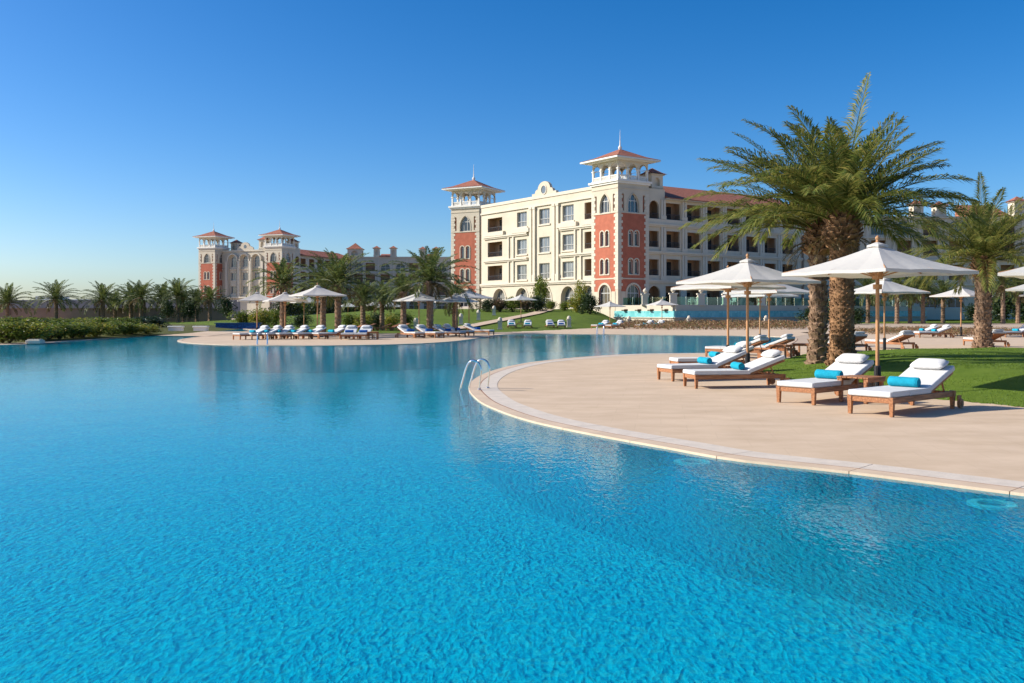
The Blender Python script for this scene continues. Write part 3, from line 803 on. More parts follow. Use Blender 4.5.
# its wing running back to the right
T5 = frame_map(C4, fR, -fL)
lw = [(c-1.3, c+1.3, z, z+2.3, 'rect', .3) for c in (10,14,18,22,26,30) for z in (6.4,10.2,13.8)] + [(6.3,8.3,14.0,16.6,'round',.3)]
mb = MB(); mb.T = T5; wall(mb, 5.6, 36.5, 0, 16.9, lw, .3, -.3); mb.box(5.6, 8.6, -1.2, -.31, 16.9, 18.8); mb.box(5.6, 33, -13, -2.4, 0, 16.8); mb.build('wall', M['cream'], lb, True)
for o in lw: loggia(lb, T5, o, -.3, door=False)
turret(lb, T5, 6.0, -.6, 2.3, 18.2, 2.2, 1)
mf = MB(); mf.T = T5
mf.poly([(8.7,.6,17.0),(35.8,.6,17.0),(35.8,-6,19.2),(8.7,-6,19.2)]); mf.poly([(8.7,.6,17.0),(8.7,-6,19.2),(8.7,-6,17)]); mf.poly([(8.7,-12,17.0),(33,-12,17.0),(33,-6,19.2),(8.7,-6,19.2)])
mf.poly([(8.7,.6,16.8),(33,.6,16.8),(33,.6,17.0),(8.7,.6,17.0)])
mf.build('roof', M['rooft'], lb, True)
# shaded back wing between the two blocks
frontal_block('hotel_wing', 'distant shaded wing with flat parapet and four small turrets beyond the tallest peninsula palm', Vector((-48,281,0)), (1,.02,0), 46, 17.9,
    [2.2,5.6,10.1,14.6,18.6,23,27,31,35,39,43], True, [(-1.2,4.2,2.6),(6.6,1.7,2.8),(11.6,1.7,2.8),(20.4,1.7,2.6),(24.4,1.7,2.6)], [(8.4,11.5,18.0,19.0),(22.3,24.3,18.0,19.0)], (6.4,10.2,13.6), 2.8)

# ------------------------------------------------------------------ terrace, upper pool wall
WC = Vector((16.9,98,0))
tl, trr = WC+uL*9.6, WC+uR*46
mb = MB()
pts = [tl, WC, trr, Vector((70,135,0)), C0+uR*40, C0+uR*5, C0-uR*.0+Vector((-1.2,0,0)), tl+Vector((-1.5,8,0))]
pin = [tl+Vector((.35,.25,0)), WC+Vector((0,.45,0)), trr+Vector((.2,.4,0))]+pts[3:]
mb.poly([(p.x,p.y,2.05) for p in pin])
tag(mb.build('terrace', M['paving']), kind='structure')
tw = empty('retaining_wall', WC, 'turquoise tiled terrace retaining wall with cream base, below the nearest hotel block', 'wall')
for (d, n, Ln) in ((uL, -uR, 9.6), (uR, -uL, 46.0)):
    T = frame_map(WC, d, n)
    mb = MB(); mb.T = T
    mb.box(0, Ln, -.5, .0, 0, .72); mb.box(.02, Ln, -.5, -.25, 1.42, 2.1); mb.box(0, Ln, -.26, .12, .72, .80)
    mb.build('wall_base', M['cream'], tw, True)
    mb = MB(); mb.T = T; mb.box(.02, Ln-.01, -.49, -.08, .80, 1.46); mb.build('tile_face', M['turq'], tw, True)
    if Ln < 20:
        for u in (1.4, 3.6, 5.6, 7.8):
            mb = MB(); mb.T = T; mb.box(u-.2, u+.2, -.3, .25, 1.47, 1.60); mb.box(u-.26, u+.26, -.3, -.2, 1.42, 1.68)
            mb.build('water_spout', M['wood2'], tw, True)
rl = empty('glass_railing', WC+Vector((0,0,2.05)), 'glass balustrade along the terrace edge in front of the nearest hotel block', 'railing')
for (d, n, Ln) in ((uL, -uR, 9.4), (uR, -uL, 44.0)):
    T = frame_map(WC, d, n); u = .5
    while u < Ln-1:
        mb = MB(); mb.T = T; mb.box(u+.06, u+1.54, -.42, -.40, 2.12, 2.95); mb.build('glass_panel', M['railglass'], rl, True)
        mb = MB(); mb.T = T; mb.box(u-.03, u+.03, -.44, -.38, 2.1, 2.98); mb.build('post', M['steel'], rl, True)
        u += 1.6
k = 0
for px, lab in ((645,'cream pillar with ball finial on the sunlit end of the terrace'),(673,'cream pillar with ball finial at the corner of the terrace wall'),(701,'cream pillar with ball finial on the shaded terrace, nearest the corner'),(726,'cream pillar with ball finial on the shaded terrace, second from the corner'),(762,'cream pillar with ball finial on the shaded terrace, third from the corner')):
    t_ = (px-512)/F
    if px < 673: Lp = (WC.x-WC.y*t_)/(.567+.824*t_); q = WC+uL*Lp
    else: Lp = (WC.y*t_-WC.x)/(.824-.567*t_); q = WC+uR*Lp
    q = q+Vector((.1,.45,0))
    mb = MB(); mb.box(-.45,.45,-.3,.3,0,.15); mb.box(-.36,.36,-.24,.24,.15,1.15); mb.box(-.46,.46,-.3,.3,1.15,1.3); mb.lathe([(.12,1.3),(.1,1.36),(.24,1.5),(.26,1.62),(.2,1.76),(.06,1.86),(.01,1.95)], 10)
    o = mb.build('pillar', M['cream2']); o.location = (q.x, q.y, 2.052); tag(o, lab, 'pillar', 'terrace pillars')
# terrace chairs
def chair_mesh():
    mb = MB()
    mb.box(-.25,.25,-.25,.25,.40,.46); mb.box(-.25,.25,.2,.26,.46,.9)
    for sx in (-.23,.23):
        for sy in (-.23,.23): mb.box(sx-.025,sx+.025,sy-.025,sy+.025,0,.40)
        mb.box(sx-.03,sx+.03,-.22,.22,.62,.66); mb.box(sx-.025,sx+.025,-.23,-.18,.46,.62)
    return mb
c0 = chair_mesh().build('terrace_chair', M['frame'])
for i, (u, lab) in enumerate(((4.0,'pale terrace chair behind the glass, nearest the wall corner'),(4.9,'pale terrace chair behind the glass, second from the corner'),(9.6,'pale terrace chair behind the glass, third from the corner'),(10.6,'pale terrace chair behind the glass, fourth from the corner'))):
    o = c0 if i == 0 else c0.copy()
    if i: COL.objects.link(o)
    q = WC+uR*u-uR*0+uL*1.5; o.location = (q.x, q.y, 2.053); o.rotation_euler.z = R(200+40*i); tag(o, lab, 'chair', 'chairs on the hotel terrace')

# boundary wall and screen far left
mb = MB(); mb.box(-100, -38, 127, 127.4, 0, 1.75); mb.box(-100.05, -37.95, 126.9, 127.5, 1.75, 1.9)
for x in range(-98, -38, 6): mb.box(x-.25, x+.25, 126.8, 127.0, 0, 1.75)
tag(mb.build('boundary_wall', M['wallpink']), 'long low pinkish garden wall behind the palms at far left', 'wall')
mb = MB(); mb.box(-135, -58, 200, 200.6, 0, 3.9)
for x in range(-134, -58, 5): mb.box(x-.12, x+.12, 199.85, 200, 0, 4.0)
tag(mb.build('site_fence', M['greynet']), 'tall grey screening fence beyond the pinkish garden wall at far left', 'fence')
mb = MB(); mb.box(-6, 6, 0, 8, 0, 3.6); mb.box(-6.2, 6.2, -.2, 8.2, 3.6, 3.9); mb.box(-2.5, 3, 1, 6, 3.9, 5)
for u in (-4,-1.5,1,3.5): mb.box(u-.5, u+.5, -.04, .02, 1.2, 2.4)
o = mb.build('villa', M['white']); o.location = (-107, 215, 0); tag(o, 'small white flat-roofed building half hidden behind the leftmost palm', 'building')
mb = MB(); mb.box(-2.5, 2.5, 0, 6, 0, 4.0); mb.box(-2.7, 2.7, -.2, 6.2, 4.0, 4.3); mb.box(-.6,.6,-.05,.02,0,2.1)
o = mb.build('villa', M['white']); o.location = (-103*.97, 218, 0); tag(o, 'slim white building between the two leftmost palms', 'building')

# blue tiled channel wall and white slabs on the left lawn
a, b = G(219, 330.2), G(256, 330.2)
mb = MB(); mb.box(-3.4, 0.1, 0, .5, -.4, .42); mb.box(-3.5, .2, -.06, .56, .42, .48)
o = mb.build('channel_wall', M['mosaicwall']); q = G(256, 329.0); o.location = (q.x, q.y+.6, 0); tag(o, 'low dark blue tiled wall at the back of the narrow pool channel', 'wall')
for i, (px, lab) in enumerate(((176,'low white stone bench on the left lawn, left one'),(201,'low white stone bench on the left lawn, right one'))):
    q = G(px, 329.2, .3); mb = MB(); mb.rbox((.9,.5,.09), Matrix.Translation((0,0,.15)), .03, 2); mb.box(-.40,.40,-.2,.2,-.1,.11)
    o = mb.build('stone_bench', M['white']); o.location = (q.x, q.y, .3); tag(o, lab, 'bench', 'white stone benches')
q = G(29, 344.6); mb = MB(); mb.rbox((.62,.45,.14), Matrix.Translation((0,0,.07)), .02, 2); mb.rbox((.5,.36,.05), Matrix.Translation((0,0,.16)), .01, 1)
o = mb.build('stone_block', M['stone']); o.location = (q.x-.2, q.y+.9, .015); tag(o, 'pale stone block at the water edge below the flowering shrubs', 'block')

# garden path
mb = MB(); pp = [G(446,330.0),]
path = [(-5.2,66),(-4.0,74),(-1.2,86),(2.2,100),(4.4,112)]
for i in range(len(path)-1):
    (x0,y0),(x1,y1) = path[i], path[i+1]
    for s in range(6):
        t0, t1 = s/6, (s+1)/6
        A = (x0+(x1-x0)*t0, y0+(y1-y0)*t0); B = (x0+(x1-x0)*t1, y0+(y1-y0)*t1)
        mb.poly([(A[0]-.7,A[1],zf(*A)+.09),(A[0]+.7,A[1],zf(*A)+.09),(B[0]+.7,B[1],zf(*B)+.09),(B[0]-.7,B[1],zf(*B)+.09)])
tag(mb.build('garden_path', M['paving']), kind='structure')
# stone bollard lights
mb = MB(); mb.box(-.2,.2,-.2,.2,0,.08); mb.box(-.15,.15,-.15,.15,.08,.58); mb.box(-.19,.19,-.19,.19,.58,.66); mb.lathe([(.15,.66),(.17,.74),(.12,.86),(.03,.92)], 8)
b0 = mb.build('path_light', M['stone'])
BL = [(416,325,66,'first from the left'),(461,319.5,80,'second from the left'),(478.5,319.5,88,'third from the left'),(494,316,98,'fourth from the left, near the hotel'),(500,328,72,'on the lawn edge left of the two white loungers'),(569,328,78,'beside the blue towelled loungers'),(629,327,84,'between the two turquoise towelled pairs'),(689,325,90,'in the russet bed below the terrace wall'),(766,322.5,94,'at the right end of the russet bed')]
for i, (px, py, Y, lab) in enumerate(BL):
    o = b0 if i == 0 else b0.copy()
    if i: COL.objects.link(o)
    X = (px-512)/F*Y; o.location = (X, Y, zf(X, Y) if X < 12 else .02); s = .85+Y/400; o.scale = (s,s,s)
    tag(o, 'short cream stone path light, '+lab, 'path light', 'stone path lights')
# ------------------------------------------------------------------ plants
def frond(mb, base, az, el, L, curl, nl, ll, lw, rg, twist=0.0, rr=.018):
    n = 12; p = Vector(base); pts = [p.copy()]; dirs = []
    for i in range(n):
        t = (i+.5)/n; e = el - curl*t**1.35; a = az + twist*t
        d = Vector((math.cos(e)*math.sin(a), math.cos(e)*math.cos(a), math.sin(e)))
        p = p + d*(L/n); pts.append(p.copy()); dirs.append(d)
    dirs.append(dirs[-1])
    mb.tube(pts, [rr*(1.25-1.05*i/n) for i in range(n+1)], 3, False)
    for k in range(nl):
        t = .10 + .90*(k+.5)/nl
        x = t*n; i = min(int(x), n-1); f = x-i
        q = pts[i].lerp(pts[i+1], f); T = dirs[i].lerp(dirs[min(i+1,n)], f).normalized()
        S = T.cross(Vector((0,0,1)))
        if S.length < .05: S = Vector((math.cos(az), -math.sin(az), 0))
        S.normalize(); U = S.cross(T).normalized()
        env = math.sin(math.pi*min(1, (.14+.80*t)))**.6 * (1.0 if t < .93 else .8)
        for sgn in (-1, 1):
            fw = .50 + .55*t + rg.uniform(-.12,.12)
            dd = (T*fw + S*sgn*(1.0-.45*t) + U*(.38+rg.uniform(-.22,.22))).normalized()
            l = ll*env*rg.uniform(.82,1.1)
            m_ = q + dd*l*.5; tip = q + dd*l + Vector((0,0,-l*(rg.uniform(.10,.25)+.22*t)))
            wv = dd.cross(U).normalized()*lw*.5*rg.uniform(.8,1.2)
            if rg.random() < .5: wv = (wv + U*lw*.35*rg.uniform(-1,1))
            mb.poly([q, m_+wv, tip, m_-wv])

def crown(fr, L, nl, ll, lw, rg, el_hi=82, el_lo=-22, rr=.018, base_r=.15, up=.62, curl0=34, curl1=40):
    """fronds spread on a golden-angle spiral, young upright ones in the middle"""
    mb = MB()
    for k in range(fr):
        t = (k+.5)/fr
        el = R(el_hi + (el_lo-el_hi)*t**.85 + rg.uniform(-7,7))
        az = k*2.39996 + rg.uniform(-.2,.2)
        Lk = L*(up+(1.04-up)*min(1,t*2.2))*rg.uniform(.9,1.08)
        b = (base_r*t*math.sin(az), base_r*t*math.cos(az), .25*(1-t)*L*.15)
        frond(mb, b, az, el, Lk, R(curl0+curl1*t+rg.uniform(-8,14)), nl, ll, lw, rg, rg.uniform(-.25,.25), rr)
    return mb

def scaly_trunk(mb, h, r0, r1, rg, nst=9, dz=.12, big=1.0, lean=(0,0)):
    prof = []; k = int(h/.1)
    for i in range(k+1):
        t = i/k; r = r0+(r1-r0)*t + (.10*math.exp(-t*h/.25)) + .012*math.sin(i*1.9); prof.append((r, h*t-.1))
    mb.lathe(prof, 18, jit=lambda a, j: .05*pnoise(Vector((a*.7, j*.45, 2))))
    z = .02; row = 0
    while z < h-.05:
        t = z/h; r = r0+(r1-r0)*t + (.10*math.exp(-z/.25))
        for i in range(nst):
            if rg.random() < .06: continue
            a = 2*math.pi*(i + .5*(row%2))/nst + rg.uniform(-.16,.16)*6/nst; zz = z+rg.uniform(-.32,.32)*dz
            wv = math.pi*r/nst*1.05*big; ht = dz*rg.uniform(1.0,1.6); out = rg.uniform(.02,.075)*big; wv *= rg.uniform(.8,1.1)
            ca, sa = math.cos(a), math.sin(a)
            def q(tn, ra, zq): return (ca*ra - sa*tn, sa*ra + ca*tn, zq)
            A, B = q(-wv*.8, r-.02, zz-ht*.5), q(wv*.8, r-.02, zz-ht*.5)
            C, D = q(wv*.9, r+out*.7, zz+ht*.35), q(-wv*.9, r+out*.7, zz+ht*.35)
            E = q(0, r+out*1.25, zz+ht*.55); Fq, H = q(wv*.7, r-.03, zz+ht*.5), q(-wv*.7, r-.03, zz+ht*.5)
            mb.poly([A,B,C,E,D]); mb.poly([D,E,C,Fq,H]); mb.poly([A,D,H]); mb.poly([B,Fq,C])
        z += dz; row += 1

def leaf_boots(mb, n, r, h, rg, ln=.38):
    for k in range(n):
        t = (k+.5)/n; a = k*2.39996; z = h*t
        ro = r*(.85+.35*math.sin(math.pi*min(1,t*.9+.1))); ca, sa = math.cos(a), math.sin(a)
        up = .5+1.0*t; d = Vector((ca, sa, up)).normalized(); s = Vector((-sa, ca, 0)); l = ln*rg.uniform(.6,1.15)
        b = Vector((ca*ro*.75, sa*ro*.75, z)); nrm = d.cross(s).normalized()
        w0, w1, th = .10, .055*rg.uniform(.8,1.3), .03
        q0 = [b-s*w0-nrm*th, b+s*w0-nrm*th, b+s*w0+nrm*th, b-s*w0+nrm*th]; e = b+d*l
        q1 = [e-s*w1-nrm*th*.6, e+s*w1-nrm*th*.6, e+s*w1+nrm*th*.6, e-s*w1+nrm*th*.6]
        for i in range(4): mb.poly([q0[i-1], q0[i], q1[i], q1[i-1]])
        mb.poly(q1)

def big_palm(loc, label, th, r0, r1, fr, L, seed, extra=(), nst=9, dz=.12, big=1.0, el_lo=-22, boots=True, el_hi=80, smat='trunk', az0=0):
    rg = random.Random(seed)
    root = empty('date_palm', loc, label, 'palm tree', 'date palms')
    mb = MB(); scaly_trunk(mb, th, r0, r1, rg, nst, dz, big); mb.build('trunk', M[smat], root)
    mb = MB(); leaf_boots(mb, 130, r1*1.05, .75, rg, .27); o = mb.build('leaf_bases', M['boots'], root); o.location.z = th-.35
    mb = crown(fr, L, 80, .60, .030, rg, el_hi, el_lo, .022, .2, .95, 26, 34)
    for (az, el, Lk, curl) in extra: frond(mb, (0,0,.1), R(az), R(el), Lk, R(curl), 84, .60, .030, rg, 0, .022)
    c = mb.build('crown', M['frond'], root); c.location.z = th+.25
    mb = MB()
    for k in range(9):
        az = rg.uniform(0, 6.28); frond(mb, (.2*math.sin(az), .2*math.cos(az), -.1), az, R(rg.uniform(-30,5)), L*rg.uniform(.22,.36), R(70), 18, .22, .020, rg, 0, .014)
    d = mb.build('dry_fronds', M['dryfrond'], root); d.location.z = th+.05
    return root
def on_lawn(p): return Vector((p.x, p.y, zl(p.x, p.y)-.03))
pA = on_lawn(P(842, 360, 21.4)); pB = on_lawn(P(818, 356, 23.0)); pC = P(983, 346, 34.5); pC.z = 0
# azimuth in degrees, 0 = away from camera, 90 = right
big_palm(pA, 'big date palm with the thickest brown trunk, nearest the camera beside the white parasol', 3.0, .26, .25, 44, 2.65, 3,
    ((80,52,2.7,30),(95,40,2.6,25),(60,80,3.5,12),(270,62,3.2,40),(300,45,3.5,50),(100,22,2.5,30),(250,35,3.4,60),(240,70,2.9,35),(235,45,2.7,60)), 15, .07, .62, smat='boots', el_lo=14)
big_palm(pB, 'slimmer date palm with diamond-scarred trunk, just left of the thickest palm', 3.0, .185, .18, 38, 2.85, 11,
    ((275,50,3.4,45),(262,32,3.5,50),(285,20,3.4,45),(300,65,3.3,35),(265,10,3.2,45),(255,60,3.2,55)), 7, .13, 1.0, el_lo=14)
big_palm(pC, 'date palm with scaly trunk standing alone right of the white parasol, behind the lawn', 2.95, .27, .25, 48, 2.85, 23, ((10,86,3.2,6),(275,25,3.0,60),(80,55,3.0,40),(100,62,3.2,35)), 9, .12, .95, el_lo=4)

# middle and far palms: three prototypes of unit reach
PROTO = []
for k in range(4):
    rg = random.Random(40+k)
    root = empty('date_palm', (0,0,0), 'palm', 'palm tree', 'date palms')
    mb = MB(); prof = []
    for i in range(25): prof.append(((.5+.12*math.exp(-i*.5))*(1.0 if i % 2 else .84)*(1.35 if i > 21 else 1), i/24))
    mb.lathe(prof, 10, jit=lambda a, j: .10*pnoise(Vector((a*1.7, j*.9, k)))); mb.build('trunk', M['trunk'], root)
    crown(38, 1.18, 28, .22, .026, rg, 84, 0, .010, .06, .72, 30, 46).build('crown', M['frondfar'], root)
    mb = MB()
    for i in range(9):
        az = rg.uniform(0, 6.28); frond(mb, (0,0,-.02), az, R(rg.uniform(-40,0)), rg.uniform(.5,.75), R(50), 14, .16, .03, rg, 0, .008)
    mb.build('dry_fronds', M['dryfrond'], root)
    PROTO.append(root)
used = [0]*4
def palm(px, base, Y, top, hw, label, group, tw=.40, zg=None):
    k = rnd.randrange(4)
    c = PROTO[k] if not used[k] else copy_tree(PROTO[k]); used[k] = 1
    X = (px-512)/F*Y; z0 = CH-(base-HZ)/F*Y if zg is None else zg
    reach = hw*Y/F; zt = CH-(top-HZ)/F*Y; h = max(1.0, zt-z0-.70*reach)
    c.location = (X, Y, z0-.05); c.rotation_euler = (0, 0, rnd.uniform(0, 6.28))
    for ch in c.children:
        if ch.name.startswith('trunk'): ch.scale = (tw, tw, h+.1)
        else: ch.location = (0,0,h+.05); ch.scale = (reach,)*3
    tag(c, label, 'palm tree', group)
g1 = 'palms behind the peninsula loungers'
for a in ((283,335.5,55,263,31,'middle-distance palm at the left end of the peninsula, in front of the far left block'),
          (338,335.5,53,256,41,'large middle-distance palm with broad crown behind the peninsula parasols'),
          (323,334,58,268,28,'palm half hidden just left of the broad-crowned peninsula palm'),
          (363,331,67,282,24,'small browner palm right of the broad-crowned peninsula palm'),
          (382,331,70,284,23,'small browner palm left of the curved-trunk gap, third behind the peninsula'),
          (403.5,334,60,274,26,'palm close beside and left of the tallest peninsula palm'),
          (430,335.5,51,253,41,'tallest peninsula palm, dark green crown in front of the shaded wing'),
          (455,333.5,60,284,24,'short palm below the left red tower of the nearest hotel block')): palm(*a, g1)
g2 = 'row of palms along the left garden wall'
ords = ['first','second','third','fourth','fifth','sixth','seventh','eighth','ninth','tenth','eleventh','twelfth','thirteenth','fourteenth','fifteenth','sixteenth']
for i, a in enumerate(((7.5,322,120,287,23),(56,322,118,283.5,23),(103,322,118,285,22),(115,322,126,292,17),(131,322,122,286,20),(141,322,116,283,21),(163,322,122,285,20),(178,322,116,281,22),(184,323,124,290,17),(197,322,118,290,17),(210,321,114,288,17))):
    palm(*a, 'far palm before the pinkish wall, %s from the left' % ords[i], g2, .5, 0)
g3 = 'palms in front of the shaded right wing'
for i, a in enumerate(((868,322,110,277,22),(897,322,104,276,22),(910,322,110,280,22),(923,322,104,277,22),(943,322,112,282,20),(1003,322,104,270,22),(1018,322,108,274,24))):
    palm(*a, 'palm in the dim grove before the right wing, %s from the left' % ords[i], g3, .5, .1)

# shrubs
def leaf_cloud(mb, rg, n, rx, ry, h, lobes, leaf):
    L_ = []
    for i in range(lobes):
        a = rg.uniform(0, 6.28); d = rg.uniform(0, .62)
        L_.append((rx*d*math.cos(a), ry*d*math.sin(a), h*rg.uniform(.22,.66), rg.uniform(.32,.50)))
    for i in range(n):
        cx, cy, cz, s = rg.choice(L_)
        v = Vector((rg.gauss(0,1), rg.gauss(0,1), rg.gauss(0,1))).normalized()*(rg.uniform(.45,1.08))
        p = Vector((cx+v.x*rx*s, cy+v.y*ry*s, max(.03, cz+v.z*h*s*.75)))
        a = Vector((rg.gauss(0,1), rg.gauss(0,1), rg.gauss(0,.7))).normalized(); b = a.cross(Vector((rg.gauss(0,1), rg.gauss(0,1), rg.gauss(0,1)))).normalized()
        l, w_ = leaf*rg.uniform(.7,1.35), leaf*rg.uniform(.3,.55)
        mb.poly([p-a*l*.5, p+b*w_*.5, p+a*l*.5, p-b*w_*.5])
BUSH = {}
def bush_proto(key, m, k):
    rg = random.Random(90+k)
    root = empty('shrub', (0,0,0), 'shrub', 'shrub')
    mb = MB(); leaf_cloud(mb, rg, 2200, .55, .55, 1.0, 14, .08); mb.build('foliage', M[m], root)
    mb = MB()
    for i in range(6):
        a = rg.uniform(0, 6.28); mb.tube([(0,0,-.05),(.12*math.cos(a),.12*math.sin(a),.3),(.3*math.cos(a),.3*math.sin(a),.62)], [.025,.018,.008], 4)
    mb.build('stem', M['wood2'], root)
    BUSH[key] = [root, 0]
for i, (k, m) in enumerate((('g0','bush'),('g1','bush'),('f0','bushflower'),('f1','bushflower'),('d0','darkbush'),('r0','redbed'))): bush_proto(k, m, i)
def shrub(key, x, y, z, wd, h, label, group, cat='shrub'):
    pr = BUSH[key]
    c = pr[0] if not pr[1] else copy_tree(pr[0]); pr[1] = 1
    c.location = (x, y, z-.03); c.scale = (wd, wd, h); c.rotation_euler = (0,0,rnd.uniform(0,6.28)); tag(c, label, cat, group)
gs = 'shrubs on the left pool bank'
for i in range(13):
    px = -4+12.6*i; y0 = 344.6-.0000-(px*.062 if px > 30 else 0); q = G(px, y0-.2)
    shrub(rnd.choice(['f0','f1','f0','g0']), q.x-.6, q.y+1.3+rnd.uniform(-.2,.5), .10, rnd.uniform(1.8,2.5), rnd.uniform(.78,.98)*(1 if i < 11 else .75), 'yellow-green shrub at the left pool edge, front row, %s from left' % ords[i], gs)
for i in range(12):
    px = -2+13.2*i; q = G(px, 338.2-.045*px)
    shrub(rnd.choice(['g1','d0','g0','f1']), q.x-1, q.y+3.2+rnd.uniform(-.8,.8), .2, rnd.uniform(2.2,3.2), rnd.uniform(.85,1.05), 'shrub in the second row of the left bank, %s from left' % ords[i], gs)
gm = 'garden shrubs in the middle distance'
ML = [('g0',243,325.5,84,29,19,'by the channel wall, left one'),('f0',259,326.5,80,31,22,'by the channel wall, middle one'),('g1',275,325.5,83,26,19,'by the channel wall, right one'),
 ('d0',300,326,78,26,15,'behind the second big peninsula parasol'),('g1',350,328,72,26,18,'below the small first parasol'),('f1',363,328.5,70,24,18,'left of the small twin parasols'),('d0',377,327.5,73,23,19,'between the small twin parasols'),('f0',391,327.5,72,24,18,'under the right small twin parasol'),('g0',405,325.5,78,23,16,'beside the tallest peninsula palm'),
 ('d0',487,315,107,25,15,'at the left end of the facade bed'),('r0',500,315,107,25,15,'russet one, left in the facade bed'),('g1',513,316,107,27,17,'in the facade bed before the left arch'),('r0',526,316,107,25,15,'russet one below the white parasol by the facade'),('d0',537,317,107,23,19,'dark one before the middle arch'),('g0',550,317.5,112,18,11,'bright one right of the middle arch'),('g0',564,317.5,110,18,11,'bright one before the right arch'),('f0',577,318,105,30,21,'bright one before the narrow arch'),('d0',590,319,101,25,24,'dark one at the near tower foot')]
for k, px, py, Y, wp, hp, lab in ML:
    X = (px-512)/F*Y; z = zf(X, Y) if py < 330 else 0
    shrub(k, X, Y, z if Y > 98 else min(z, CH-(py-HZ)/F*Y+.15), wp*Y/F, hp*Y/F, 'garden shrub '+lab, gm)
for k, px, Y, zz, wd, h, lab in (('g1',541,131.5,1.7,3.2,5.2,'tall leafy shrub filling the middle arch of the nearest hotel block'),('f1',581,121,1.6,2.2,4.2,'tall thin shrub before the narrow arch beside the near tower'),
   ('d0',227,110,.8,2.6,2.6,'dark rounded topiary shrub left of the channel wall'),('d0',190,112,.6,2.4,2.4,'dark rounded topiary shrub among the wall palms'),('d0',168,112,.6,2.2,2.4,'smaller dark rounded shrub among the wall palms')):
    shrub(k, (px-512)/F*Y, Y, zz, wd, h, lab, gm)
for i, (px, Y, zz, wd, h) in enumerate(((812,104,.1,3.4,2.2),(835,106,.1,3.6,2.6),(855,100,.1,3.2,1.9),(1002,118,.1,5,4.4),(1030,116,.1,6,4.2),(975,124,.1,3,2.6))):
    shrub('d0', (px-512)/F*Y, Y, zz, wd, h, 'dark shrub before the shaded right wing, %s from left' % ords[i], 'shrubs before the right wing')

for i in range(10):
    px = 284+12.5*i; Y = 150+rnd.uniform(-8,8)
    shrub(rnd.choice(['d0','g1','d0']), (px-512)/F*Y, Y, .3, rnd.uniform(4.5,6), rnd.uniform(2.8,4.2), 'dense tall bush before the shaded wing behind the peninsula palms, %s from left' % ords[i], 'tall bushes behind the peninsula')

def bed(name, poly, h, n, leaf, m, label, seed):
    rg = random.Random(seed); xs = [p.x for p in poly]; ys = [p.y for p in poly]; mb = MB(); k = 0
    def inside(x, y):
        r = False
        for i in range(len(poly)):
            a, b = poly[i-1], poly[i]
            if (a.y > y) != (b.y > y) and x < (b.x-a.x)*(y-a.y)/(b.y-a.y)+a.x: r = not r
        return r
    while k < n:
        x, y = rg.uniform(min(xs), max(xs)), rg.uniform(min(ys), max(ys))
        if not inside(x, y): continue
        k += 1
        hh = h*(.65+.55*pnoise(Vector((x*.9, y*.9, seed))))
        p = Vector((x, y, rg.uniform(.0,1)**.6*max(.1,hh)))
        a = Vector((rg.gauss(0,1), rg.gauss(0,1), rg.gauss(0,.8))).normalized(); b = a.cross(Vector((rg.gauss(0,1), rg.gauss(0,1), rg.gauss(0,1)))).normalized()
        l, w_ = leaf*rg.uniform(.7,1.3), leaf*rg.uniform(.35,.6)
        mb.poly([p-a*l*.5, p+b*w_*.5, p+a*l*.5, p-b*w_*.5])
    o = mb.build(name, M[m]); tag(o, label, 'ground cover', None, 'stuff')
bed('flower_bed', [G(600,328.6),G(660,330.2),G(740,330.2),G(806,329.4),G(812,325.5),G(740,324.5),G(640,324.5)], .7, 22000, .15, 'redbed', 'russet low planting along the foot of the terrace wall', 5)
bed('flower_bed', [G(846,334.6),G(890,335.0),G(950,336.5),G(990,337),G(1040,336),G(1040,331.5),G(985,331),G(900,329.8),G(858,331.5)], .40, 14000, .10, 'redbed', 'russet low planting bed behind the right-hand lawn', 6)
bed('hedge', [G(820,320.0),G(1080,320.0),G(1080,319.2),G(820,319.2)], .6, 2500, .35, 'darkbush', 'dark low hedge along the back of the right-hand garden lawn', 8)
# short blades over the near lawn
rg = random.Random(77); mb = MB(); k = 0
NLP = near_lawn
def in_lawn(x, y):
    r = False
    for i in range(len(NLP)):
        ax, ay, bx, by = NLP[i-1][0], NLP[i-1][1], NLP[i][0], NLP[i][1]
        if (ay > y) != (by > y) and x < (bx-ax)*(y-ay)/(by-ay)+ax: r = not r
    return r
while k < 45000:
    y = 11+19*rg.random()**1.6; x = rg.uniform(4.8, 15)
    if x > .60*y+1 or not in_lawn(x, y): continue
    k += 1; z = zl(x, y)-.015; a = rg.uniform(0, 6.28); h = rg.uniform(.012,.032); s = .008+.0004*y
    c_, s_ = math.cos(a)*s, math.sin(a)*s
    mb.poly([(x-c_,y-s_,z),(x+c_,y+s_,z),(x+rg.uniform(-.025,.025),y+rg.uniform(-.025,.025),z+h)])
M['blade'] = leaf_mat('grass_blades', [(.07,.13,.012),(.11,.18,.018),(.15,.22,.03)], .3)
tag(mb.build('grass_blades', M['blade']), 'short green grass blades on the near lawn', 'grass', None, 'stuff')

